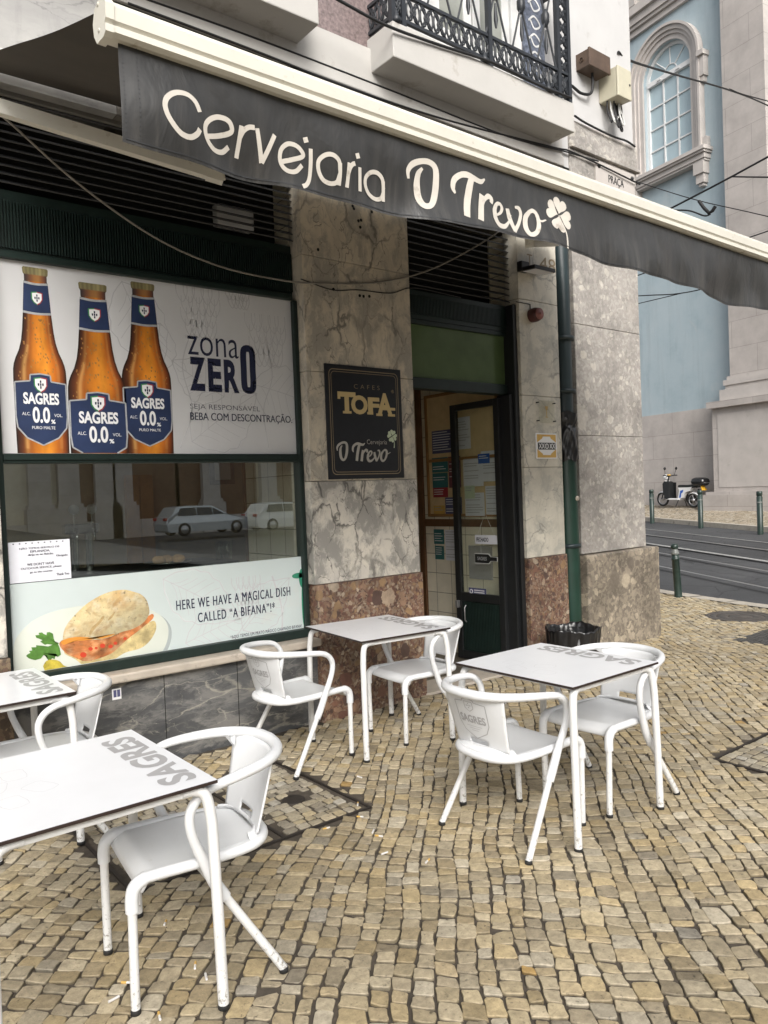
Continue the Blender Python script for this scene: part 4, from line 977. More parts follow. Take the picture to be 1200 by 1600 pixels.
# ================================================================== PILLAR SIGN
sx0, sx1, sz0, sz1 = 3.178, 3.892, 1.735, 2.572
t = thing('coffee_sign', 'black sign panel with gold lettering and a clover on the marble pillar', 'sign', ((sx0+sx1)/2, 0, sz0))
MB().box(sx0, sx1, -.012, -.001, sz0, sz1, .002).build('panel', M_['signblack'], t)
SW, SH = sx1-sx0, sz1-sz0
def sf(dy): return lambda u, v: (sx0+SW*u, -.0125-dy, sz0+SH*v)
def sm_(dy): return lambda u, v: (u, -.0125-dy, v)
def rrect(x0, x1, z0, z1, r):
    o = []
    for cx, cz, a0 in ((x1-r, z1-r, 0), (x0+r, z1-r, 90), (x0+r, z0+r, 180), (x1-r, z0+r, 270)):
        for k in range(6): a = math.radians(a0+k*18); o.append((cx+r*math.cos(a), cz+r*math.sin(a)))
    return o
b = MB(); b.ribbon(rrect(sx0+.035, sx1-.035, sz0+.035, sz1-.035, .035), .006, sm_(0), 1, True); b.ribbon(rrect(sx0+.052, sx1-.052, sz0+.052, sz1-.052, .03), .004, sm_(0), 1, True); b.build('border_lines', M_['goldline'], t)
b = MB(); write(b, 'CAFES', sf(0), .36, .70, .80, .838, -.012, 1.7); b.build('small_lettering', M_['goldline'], t)
b = MB()
write(b, 'T', sf(0), .16, .36, .575, .765, .045); write(b, 'O', sf(0.0004), .315, .53, .572, .742, .045); write(b, 'F', sf(0.0002), .535, .69, .575, .73, .045); write(b, 'A', sf(0.0006), .655, .87, .565, .775, .045)
for u0, u1, v0, v1 in ((.205, .315, .575, .597), (.145, .18, .70, .765), (.345, .375, .70, .765), (.52, .60, .575, .597), (.64, .725, .565, .587), (.80, .90, .565, .587), (.80, .905, .62, .645)): b.poly([sf(.0009)(u, v) for u, v in ((u0, v0), (u1, v0), (u1, v1), (u0, v1))])
write(b, '®', sf(0), .86, .895, .78, .81, -.01)
b.build('gold_lettering', M_['gold'], t)
allp = np.array([q for pts, _ in TW for q in pts]); tmin, tmax = allp.min(0), allp.max(0)
b = MB(); kx, kz = SW*.70/(tmax[0]-tmin[0]), SH*.165/(tmax[1]-tmin[1])
for i, (pts, wd) in enumerate(TW):
    wd2 = [x*kz*.95 for x in wd] if hasattr(wd, '__len__') else wd*kz*.95
    b.ribbon([(sx0+SW*.115+(q[0]-tmin[0])*kx, sz0+SH*.155+(q[1]-tmin[1])*kz) for q in pts], wd2, lambda u, v, i=i: (u, -.0127-.0002*i, v), 8)
b.build('script_lettering', M_['silver'], t)
b = MB(); write(b, 'Cervejaria', sf(.002), .50, .77, .295, .35, -.008); b.build('small_name', M_['silver'], t)
b = MB(); clover(b, sx0+SW*.845, sz0+SH*.385, .052, sm_(.003)); b.build('clover_emblem', M_['palegreen'], t)

# ================================================================== WINDOW POSTERS
PY_ = WY-.004
def pp(px, py): p = at(px, py, 1, PY_); return np.array([p[0], p[2]])
def pf(dy): return lambda u, v: (u, PY_-.0012-dy, v)
def gq(pts, ox, oy, s): return [pp(ox+x/s, oy+y/s) for x, y in pts]
px0, px1 = 1.046, 2.992
BT = thing('beer_poster', 'large pale window poster of three amber beer bottles above the glass strip', 'poster', ((px0+px1)/2, PY_, 1.925))
pb0, pb1 = 1.926, pp(300, 441)[1]
MB().box(px0, px1, PY_-.001, PY_+.008, pb0, pb1).build('sheet', M_['poster'], BT)
# hop drawing in thin grey line
def leaf(mb, cx, cz, L, Wd, ang, fn, wl=.006, veins=7, teeth=True):
    ca, sa = math.cos(ang), math.sin(ang)
    R_ = lambda u, v: (cx+u*ca-v*sa, cz+u*sa+v*ca)
    out = []
    for s in (1, -1):
        for k in range(13):
            t = k/12 if s > 0 else 1-k/12
            out.append(R_(L*t, s*Wd*math.sin(pi*t**.8)*(1+(.10 if (k % 2 and teeth) else 0))))
    mb.ribbon(out, wl, fn, 2, True)
    mb.ribbon([R_(0, 0), R_(L*.5, .01), R_(L, 0)], wl*.8, fn, 5)
    for k in range(1, veins):
        t = k/veins
        for s in (1, -1): mb.ribbon([R_(L*t*.85, 0), R_(L*(t*.85+.08), s*Wd*.5*math.sin(pi*t)), R_(L*(t*.85+.15), s*Wd*.85*math.sin(pi*min(1, t+.08)))], wl*.55, fn, 4)
def hop(mb, cx, cz, R0, fn, wl=.006):
    for row in range(4):
        for k in range(-2, 3):
            a = k*.42+(.2 if row % 2 else 0); x = cx+R0*math.sin(a)*(.85-.1*row); z = cz+R0*.55-row*R0*.42
            mb.ribbon([(x-R0*.22, z+R0*.1), (x-R0*.2, z-R0*.25), (x+R0*.02, z-R0*.55), (x+R0*.2, z-R0*.22), (x+R0*.2, z+R0*.12)], wl, fn, 4)
b = MB(); f0 = lambda u, v: pf(0)(min(max(u, px0+.004), px1-.004), min(max(v, pb0+.004), pb1-.004))
hop(b, *pp(310, 475), .18, f0); hop(b, *pp(415, 520), .19, f0); hop(b, *pp(370, 445), .13, f0)
leaf(b, *pp(190, 440), .62, .17, -1.2, f0); leaf(b, *pp(250, 505), .4, .13, -1.8, f0); leaf(b, *pp(395, 600), .55, .19, -.25, f0); leaf(b, *pp(300, 690), .6, .2, .6, f0); leaf(b, *pp(350, 620), .42, .14, 2.6, f0)
b.ribbon([pp(282, 700), pp(300, 640), pp(285, 570), pp(305, 500)], .007, f0); b.ribbon([pp(420, 700), pp(412, 640), pp(425, 590), pp(418, 540)], .007, f0)
b.build('hop_drawing', M_['posterline'], BT)
# bottles
PROF = [(0, .062), (.006, .068), (.035, .066), (.04, .060), (.072, .060), (.075, .057), (.08, .064), (.25, .075), (.34, .083), (.40, .092), (.45, .106), (.49, .124), (.52, .134), (.55, .1395), (.60, .141), (.8, .141), (1.0, .138)]
def bottle(cpx, ctop_px, ctop_py, hw_px, lift, clip=None, name='printed_bottle'):
    """cpx: centre pixel at the foot; hw_px: half width pixels of body"""
    foot = pp(cpx, 706); top = pp(ctop_px, ctop_py); cx = (pp(cpx-hw_px, 690)[0]+pp(cpx+hw_px, 690)[0])/2
    sc = (pp(cpx+hw_px, 690)[0]-pp(cpx-hw_px, 690)[0])/2/.1395
    zt = top[1]; H = (zt-pb0)*lift; zb_l = pb0+.002
    hwf = lambda t: np.interp(t, [p[0] for p in PROF], [p[1] for p in PROF])*sc
    tmax = (zt-zb_l)/H
    b = MB(); b.col = []
    nu, nv = 36, 140
    stops = [(-1, (.030, .010, .004)), (-.80, (.075, .020, .006)), (-.45, (.32, .09, .010)), (-.1, (.60, .20, .016)), (.25, (.68, .25, .022)), (.55, (.46, .125, .010)), (.82, (.20, .045, .007)), (1, (.05, .014, .004))]
    vs = []
    for j in range(nv+1):
        t = tmax*j/nv; hw = hwf(t)
        for i in range(nu+1):
            u = -1+2*i/nu; vs.append(pf(.0004+.0004*(lift > 1.05))(cx+u*hw, zt-t*H))
            c = np.array([np.interp(u, [s[0] for s in stops], [s[1][k] for s in stops]) for k in range(3)])
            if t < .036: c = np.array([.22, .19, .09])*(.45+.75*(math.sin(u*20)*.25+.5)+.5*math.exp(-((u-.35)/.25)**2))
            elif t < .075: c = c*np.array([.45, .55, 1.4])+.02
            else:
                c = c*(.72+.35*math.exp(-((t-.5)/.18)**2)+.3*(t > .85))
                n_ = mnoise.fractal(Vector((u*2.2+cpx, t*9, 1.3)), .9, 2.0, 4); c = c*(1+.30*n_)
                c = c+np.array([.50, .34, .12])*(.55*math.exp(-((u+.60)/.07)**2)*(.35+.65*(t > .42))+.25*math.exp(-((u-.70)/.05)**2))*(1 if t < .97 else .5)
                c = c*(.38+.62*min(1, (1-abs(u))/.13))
            b.col.append((*np.clip(c, 0, 1), 1))
    b.add(vs, [[j*(nu+1)+i, j*(nu+1)+i+1, (j+1)*(nu+1)+i+1, (j+1)*(nu+1)+i] for j in range(nv) for i in range(nu)])
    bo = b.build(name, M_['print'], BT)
    f = lambda dy: (lambda u, v: pf(.0008+.0004*(lift > 1.05)+dy)(cx+u*.1395*sc, zt-v*H))
    drops = MB(); rr = random.Random(int(cpx))
    for k in range(70):
        t = rr.uniform(.27, .62); u = rr.uniform(-.85, .85)*hwf(t)/(.1395*sc); r = rr.uniform(.012, .035)
        drops.ribbon([(u+r*math.cos(a), t+r*.16*math.sin(a)) for a in np.linspace(.6, 3.4, 6)], .010, lambda p, q: f(0)(p, q), 1)
    drops.build('water_drops', M_['orangewood'], bo)
    lab = MB(); sil = MB(); wt = MB(); sh = MB(); rd = MB(); gn = MB(); bk = MB()
    nb = [(-hwf(.088)/(.1395*sc)*.98, .088), (hwf(.088)/(.1395*sc)*.98, .088), (hwf(.235)/(.1395*sc)*.98, .235), (0, .245), (-hwf(.235)/(.1395*sc)*.98, .235)]
    nl = MB().poly([f(0)(*q) for q in nb]); nl.build('neck_label', M_['labelnavy'], bo)
    for tt in (.083, .242): sil.ribbon([(-hwf(tt)/(.1395*sc), tt), (0, tt+.006), (hwf(tt)/(.1395*sc), tt)], .012, f(.0003), 4)
    def shield(cu, ct, s):
        o = [(-.5, -.45), (0, -.52), (.5, -.45), (.5, .1), (.3, .4), (0, .58), (-.3, .4), (-.5, .1)]
        R_ = lambda k, dy: [f(dy)(cu+a*s*k, ct+c*s*.155*k) for a, c in o]
        gn.poly([f(.0004)(cu+a*s*1.22, ct+c*s*.155*1.2) for a, c in o if a <= 0]); rd.poly([f(.0004)(cu+a*s*1.22, ct+c*s*.155*1.2) for a, c in o if a >= 0]); wt.poly(R_(1.0, .0007))
        for (a, c) in ((0, 0), (-.2, 0), (.2, 0), (0, -.24), (0, .24)): bk.poly([f(.0009)(cu+a*s+p*s*.07, ct+c*s*.155+q*s*.017) for p, q in ((-1, -1), (1, -1), (1, .6), (0, 1.2), (-1, .6))])
    shield(.02, .163, .36)
    top_ = .585
    m = [(-.97, top_+.035), (-.40, top_+.025), (-.38, top_-.008), (.0, top_-.015), (.38, top_-.008), (.40, top_+.025), (.97, top_+.035), (.98, .80), (.93, .86), (.6, .915), (0, .955), (-.6, .915), (-.93, .86), (-.98, .80)]
    if tmax < .95: m = [(a, min(c, tmax-.002)) for a, c in m]
    lab.poly([f(0)(*q) for q in m]); sil.ribbon(m, .030 if False else .035, lambda p, q: f(.0003)(p, q), 1, True) if False else None
    for q0, q1 in zip(m, m[1:]+m[:1]):
        if q0[1] >= tmax-.003 and q1[1] >= tmax-.003: continue
        n = np.array([q1[0]-q0[0], (q1[1]-q0[1])*7.5]); n = n/np.linalg.norm(n); w_ = .028; k = np.array([-n[1], n[0]/7.5])*w_
        sil.poly([f(.0003)(*(np.array(q0)+k)), f(.0003)(*(np.array(q1)+k)), f(.0003)(*(np.array(q1)-k)), f(.0003)(*(np.array(q0)-k))])
    shield(.0, .628, .42)
    write(wt, 'SAGRES', lambda u, v: f(.0006)(u, v), -.68, .68, .735, .672, .035)
    write(wt, '0.0', lambda u, v: f(.0006)(u, v), -.36, .30, .835, .748, .03); write(wt, '%', lambda u, v: f(.0006)(u, v), .33, .50, .838, .815, .03)
    write(wt, 'ALC.', lambda u, v: f(.0006)(u, v), -.75, -.44, .795, .778); write(wt, 'VOL.', lambda u, v: f(.0006)(u, v), .46, .78, .80, .783)
    if tmax > .95: write(wt, 'PURO MALTE', lambda u, v: f(.0006)(u, v), -.40, .48, .868, .852, .01)
    lo = lab.build('label', M_['labelnavy'], bo)
    for q, nm, mm in ((sil, 'silver_edge', 'steelprint'), (wt, 'white_lettering', 'white'), (gn, 'green_edge', 'green'), (rd, 'red_edge', 'red'), (bk, 'crest_print', 'navy')): q.build(nm, M_[mm], bo)
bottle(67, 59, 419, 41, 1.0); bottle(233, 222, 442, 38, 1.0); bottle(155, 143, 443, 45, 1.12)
b = MB()
write(b, 'zona', f0, *[pp(293, 540)[0], pp(372, 540)[0]], pp(330, 557)[1], pp(330, 530)[1]+.01, -.006)
b.build('thin_lettering', M_['navy'], BT)
b = MB(); z0, z1 = pp(330, 612)[1], pp(330, 560)[1]
for ch_, a0_, a1_ in (('Z', 296, 321), ('E', 325, 346), ('R', 350, 373)): write(b, ch_, f0, pp(a0_, 585)[0], pp(a1_, 585)[0], z0, z1, .04)
ox0, ox1 = pp(376, 585)[0], pp(400, 585)[0]; oz0, oz1 = pp(388, 615)[1], pp(388, 540)[1]
b.ribbon([((ox0+ox1)/2+((ox1-ox0)/2-.025)*q[0], (oz0+oz1)/2+((oz1-oz0)/2-.025)*q[1]) for q in ((1, 0), (1, .75), (.6, 1), (-.6, 1), (-1, .75), (-1, 0), (-1, -.75), (-.6, -1), (.6, -1), (1, -.75))], .046, f0, 3, True)
b.build('bold_lettering', M_['navy'], BT)
b = MB()
write(b, 'SEJA RESPONSÁVEL', f0, pp(297, 636)[0], pp(406, 640)[0], pp(350, 643)[1], pp(350, 631)[1], -.008); b.build('slogan', M_['navy'], BT)
b = MB(); write(b, 'BEBA COM DESCONTRAÇÃO.', f0, pp(297, 650)[0], pp(456, 655)[0], pp(370, 661)[1], pp(370, 644)[1], .006); b.build('bold_slogan', M_['navy'], BT)

# ---- lower poster with the sandwich
lz0, lz1 = .670, pp(250, 891)[1]
SP = thing('sandwich_poster', 'pale window poster with a pork sandwich on a plate and navy lettering', 'poster', ((px0+px1)/2, PY_, lz0))
MB().box(px0, px1, PY_-.001, PY_+.008, lz0, lz1).build('sheet', M_['posterlow'], SP)
def foodpoly(mb, outl, dy, colf, n=7, closed_smooth=True):
    """filled outline with a printed colour per point: fan of rings from the centre"""
    P = smooth([np.array(q) for q in outl], n, True) if closed_smooth else [np.array(q) for q in outl]
    P = [p for p in P]; c = sum(P)/len(P); rings = 16; base = len(mb.v); m = len(P)
    vs = [pf(dy)(*c)]; cols = [colf(c)]
    for r in range(1, rings+1):
        for p in P: q = c+(p-c)*r/rings; q = np.array([q[0], min(max(q[1], lz0+.003), lz1-.003)]); vs.append(pf(dy)(*q)); cols.append(colf(q))
    fs = [[0, 1+k, 1+(k+1) % m] for k in range(m)]
    for r in range(rings-1):
        for k in range(m): a = 1+r*m+k; c_ = 1+r*m+(k+1) % m; fs.append([a, c_, c_+m, a+m])
    mb.add(vs, fs); mb.col += [(*np.clip(q, 0, 1), 1) for q in cols]
nz = lambda p, s, k=0: min(1.0, max(0.0, .5+.75*mnoise.fractal(Vector((p[0]*s*.55, p[1]*s*.55, 3.7*k)), .8, 2.1, 5)))
G = lambda pts: gq(pts, 0, 880, 4)
b = MB(); b.col = []
plate_ = [(85, 520), (130, 430), (230, 345), (380, 290), (560, 262), (800, 265), (960, 300), (1040, 370), (1050, 460), (1010, 560), (930, 640), (780, 700), (600, 740), (400, 750), (250, 720), (95, 690)]
foodpoly(b, [q+np.array([.02, -.016]) for q in G(plate_)], .0002, lambda p: (.36, .40, .40)); b.build('plate_shade', M_['print'], SP)
b = MB(); b.col = []
foodpoly(b, G(plate_), .0005, lambda p: np.array([.60, .63, .56])*(.94+.12*nz(p, 5))); b.build('printed_plate', M_['print'], SP)
b = MB(); b.col = []
foodpoly(b, G([(400, 560), (450, 520), (600, 560), (760, 480), (880, 400), (960, 360), (975, 410), (940, 480), (880, 530), (780, 560), (700, 610), (600, 650), (530, 645), (470, 600)]), .0008, lambda p: np.array([.60, .48, .23])*(.60+.70*nz(p, 20, 7))); b.build('lower_bun', M_['foodprint'], SP)
b = MB(); b.col = []
foodpoly(b, G([(370, 505), (420, 470), (560, 470), (720, 440), (860, 380), (945, 318), (955, 345), (880, 410), (790, 480), (700, 560), (600, 600), (530, 612), (470, 590), (410, 560)]), .0011, lambda p: np.array([.54, .19, .06])*(.45+.95*nz(p, 26, 1))+np.array([.35, .34, .22])*max(0, nz(p, 38, 4)-.52)); b.build('printed_meat', M_['foodprint'], SP)
b = MB(); b.col = []
for cx, cy, r in ((520, 572, 17), (565, 535, 12), (640, 515, 14), (690, 520, 12), (720, 500, 10), (780, 470, 9), (600, 530, 8)):
    foodpoly(b, G([(cx+r*1.2*math.cos(a), cy+r*math.sin(a)) for a in np.linspace(0, 2*pi, 8)[:-1]]), .0013, lambda p: (.52, .05, .02), 2)
b.build('printed_sauce', M_['print'], SP)
b = MB(); b.col = []
def bunc(p):
    q = pp(160, 945); d = p-q
    k = .5+.5*math.tanh((d[1]-.25*d[0])*9)
    c = np.array([.70, .60, .36])*(1-k)+np.array([.68, .50, .24])*k
    br = min(1, max(0, nz(p, 11, 2)-.56+.26*k)*1.1); c = c*(1-br)+np.array([.46, .22, .05])*br
    e = min(1, max(0, nz(p, 26, 3)-.54)*1.3); c = c*(1-e)+np.array([.76, .69, .50])*e
    f_ = min(1, max(0, nz(p, 70, 5)-.64)*1.2); c = c*(1-f_)+np.array([.36, .19, .06])*f_
    return c*(1.08-.42*max(0, min(1, (q[1]+.0-p[1]+.45*(p[0]-q[0]))/.20)))
foodpoly(b, G([(400, 500), (395, 440), (420, 380), (470, 320), (540, 255), (620, 205), (700, 175), (780, 166), (840, 180), (880, 195), (915, 230), (932, 290), (925, 330), (890, 375), (830, 410), (760, 430), (690, 460), (610, 478), (530, 472), (460, 470)]), .0015, bunc); b.build('upper_bun', M_['foodprint'], SP)
b = MB(); b.col = []
for outl in ([(555, 440), (572, 402), (612, 366), (640, 330), (652, 338), (622, 378), (590, 412), (566, 446)], [(690, 330), (720, 300), (700, 340), (670, 360)]):
    foodpoly(b, G(outl), .0017, lambda p: np.array([.47, .33, .15])*(.8+.4*nz(p, 40)), 3)
b.build('crust_cracks', M_['foodprint'], SP)
b = MB(); b.col = []
foodpoly(b, G([(380, 490), (420, 470), (480, 460), (540, 462), (640, 470), (720, 440), (560, 478), (460, 488), (400, 510)]), .0018, lambda p: (.62, .25, .04), 3); b.build('printed_grease', M_['print'], SP)
b = MB(); b.col = []
def par(outl): foodpoly(b, G(outl), .0019, lambda p: np.array([.085, .21, .035])*(.75+.5*nz(p, 40)), 1, False)
par([(370, 500), (330, 510), (295, 505), (280, 510), (250, 490), (265, 480), (225, 465), (220, 450), (245, 448), (240, 435), (262, 432), (270, 440), (290, 450), (292, 432), (310, 430), (330, 440), (335, 470), (345, 495)])
par([(360, 500), (372, 530), (380, 570), (362, 585), (350, 565), (340, 600), (325, 592), (318, 605), (300, 605), (295, 580), (285, 575), (270, 575), (255, 595), (220, 605), (195, 600), (180, 595), (162, 580), (170, 570), (190, 560), (180, 548), (200, 545), (195, 525), (225, 525), (225, 512), (260, 515), (300, 520), (340, 505)])
b.build('printed_parsley', M_['foodprint'], SP)
b = MB(); b.col = []
foodpoly(b, G([(275, 660), (270, 640), (290, 610), (330, 602), (370, 612), (400, 640), (440, 650), (460, 670), (455, 690), (420, 700), (330, 700), (290, 690)]), .0021, lambda p: np.array([.52, .42, .055])*(.75+.45*nz(p, 35))); b.build('printed_mustard', M_['foodprint'], SP)
b = MB(); f0 = lambda u, v: pf(.0001)(min(max(u, px0+.004), px1-.004), min(max(v, lz0+.004), lz1-.004))
leaf(b, *pp(255, 905), .62, .16, -.55, f0, .006, 9); hop(b, *pp(385, 920), .13, f0, .005); leaf(b, *pp(290, 1005), .5, .13, .25, f0); leaf(b, *pp(380, 985), .5, .15, .7, f0)
b.ribbon([pp(440, 1000), pp(440, 950), pp(425, 900)], .012, f0); b.build('hop_drawing', M_['posterline'], SP)
b = MB(); f1 = pf(.0008)
zc = lambda a, c: (pp(*a)[1], pp(*c)[1])
xa, xb = pp(275, 945)[0], pp(453, 925)[0]; z0 = pp(275, 952)[1]; z1 = pp(275, 940)[1]
H_ = pp(300, 938)[1]-pp(300, 951)[1]
zb1 = .5*(pp(280, 953)[1]+pp(450, 931)[1]); write(b, 'HERE WE HAVE A MAGICAL DISH', f1, xa, xb, zb1, zb1+.064, .009, 1.18)
zb2 = .5*(pp(312, 972)[1]+pp(420, 957)[1]); write(b, 'CALLED “A BIFANA”!*', f1, pp(309, 965)[0], pp(429, 950)[0], zb2, zb2+.066, .009, 1.18)
b.build('bold_lettering', M_['navy'], SP)
b = MB(); zb3 = .5*(pp(362, 999)[1]+pp(470, 981)[1]); write(b, '*AQUI TEMOS UM PRATO MÁGICO CHAMADO BIFANA!', f1, pp(360, 995)[0], pp(471, 978)[0], zb3, zb3+.032, .004, 1.15)
b.build('small_lettering', M_['navy'], SP)
b = MB(); b.col = []
for (cx, cy, rx, rz) in ((474, 903, .028, .07), (475, 945, .014, .16), (469, 899, .05, .020)):
    c = pp(cx, cy); foodpoly(b, [c+np.array([rx*math.cos(a), rz*math.sin(a)])-np.array([rx*.4, 0]) for a in np.linspace(0, 2*pi, 11)[:-1]], .0004, lambda p: (.03, .22, .13), 2)
b.build('green_paint_smear', M_['print'], SP)

# ---- typed notice on the pane
nx0, nx1 = pp(13, 870)[0], pp(109, 860)[0]; nz0, nz1 = pp(60, 908)[1], pp(60, 845)[1]
t = thing('paper_notice', 'white typed notice in a plastic sleeve stuck at the left of the window strip', 'notice', ((nx0+nx1)/2, PY_-.01, nz0))
MB().box(nx0, nx1, PY_-.006, PY_-.004, nz0, nz1).build('sheet', M_['paper'], t)
b = MB(); fN = lambda u, v: (nx0+(nx1-nx0)*u, PY_-.0075, nz0+(nz1-nz0)*v)
for (s, u0, u1, v) in (('NÃO TEMOS SERVIÇO DE', .17, .82, .80), ('ESPLANADA,', .34, .66, .715), ('dirija-se ao Balcão.', .30, .72, .63), ('Obrigado', .76, .95, .565), ('WE DON\'T HAVE', .28, .72, .40), ('OUTDOOR SERVICE, please', .18, .84, .30), ('go to the counter.', .32, .70, .20), ('Thank You', .75, .96, .10)):
    write(b, s, fN, u0, u1, v, v+.062, .012)
b.build('lettering', M_['ink'], t)
b = MB()
for k in range(9): u = .08+k*.1; b.poly([fN(u+p*.012, .955+q*.012) for p, q in ((-1, -1), (1, -1), (1, 1), (-1, 1))])
b.build('punched_hole', M_['ink'], t)
# ================================================================== TABLES AND CHAIRS
def make_table():
    t = thing('bistro_table', 'white square bistro table', 'table', (0, 0, 0), 'white bistro tables in front of the bar')
    hx, hy, zt = .338, .37, .735
    b = MB(); b.cur = 1; b.box(-hx, hx, -hy, hy, zt-.011, zt-.0008, .0012); b.cur = 0; b.poly([(-hx+.0008, -hy+.0008, zt), (hx-.0008, -hy+.0008, zt), (hx-.0008, hy-.0008, zt), (-hx+.0008, hy-.0008, zt)])
    top = b.build('tabletop', [M_['tabletop'], M_['tableedge']], t, fix=False)
    p = MB(); write(p, 'SAGRES', lambda u, v: (v, u, zt+.0008), -.31, .29, .305, .185, .035, 1.0, .03)
    # reads from the +X side: right is +Y, up is -X
    p.build('brand_print', M_['greyprint'], top)
    p = MB()
    for (cx, cy, a) in ((-.20, -.10, .2), (-.22, .06, -.3), (-.10, -.02, .5), (-.14, .15, 0)):
        ca, sa = math.cos(a), math.sin(a)
        R_ = lambda u, v: (cx+u*ca-v*sa, cy+u*sa+v*ca)
        p.ribbon([R_(-.03, -.045), R_(-.037, .02), R_(-.03, .05), R_(.03, .05), R_(.037, .02), R_(.03, -.045)], .0016, lambda u, v: (u, v, zt+.0008), 2, True)
    p.build('glass_outlines', M_['faintprint'], top)
    fr = MB()
    for s in (-1, 1): fr.box(-.27, .27, s*.33-.014, s*.33+.014, zt-.04, zt-.012, .004)
    for s in (-1, 1): fr.box(s*.25-.014, s*.25+.014, -.316, .316, zt-.04, zt-.012, .004)
    fr.build('underframe', M_['leg'], t)
    for sx in (-1, 1):
        for sy in (-1, 1):
            pts = [(sx*.328, sy*.362, .012), (sx*.325, sy*.358, .3), (sx*.321, sy*.352, .58)]+smooth([(sx*.320, sy*.351, .60), (sx*.313, sy*.347, .66), (sx*.30, sy*.342, .695), (sx*.27, sy*.334, .708), (sx*.23, sy*.332, .709)], 5)
            l = MB().tube(pts, .0178, 14).build('leg', M_['leg'], t)
            MB().lathe([(0, 0), (.019, 0), (.019, .014), (.0178, .016)], (sx*.328, sy*.362, 0), 14).build('rubber_foot', M_['rubber'], l)
    return t
TB = make_table()
TSPOTS = [((3.065, -2.10), 0, 'white bistro table in front of the waste bin, right of the doorway side'),
          ((3.125, -.565), math.radians(-6), 'white bistro table pushed against the marble pillar below the black sign'),
          ((.738, -1.985), 0, 'white bistro table nearest the camera, cut off by the left edge'),
          ((.775, -.44), 0, 'white bistro table under the sandwich poster, behind the nearest table')]
for i, ((x, y), a, lab) in enumerate(TSPOTS):
    if i == 0: TB.location = (x, y, 0); TB.rotation_euler = (0, 0, a); TB['label'] = lab
    else: dup(TB, (x, y, 0), a, lab)

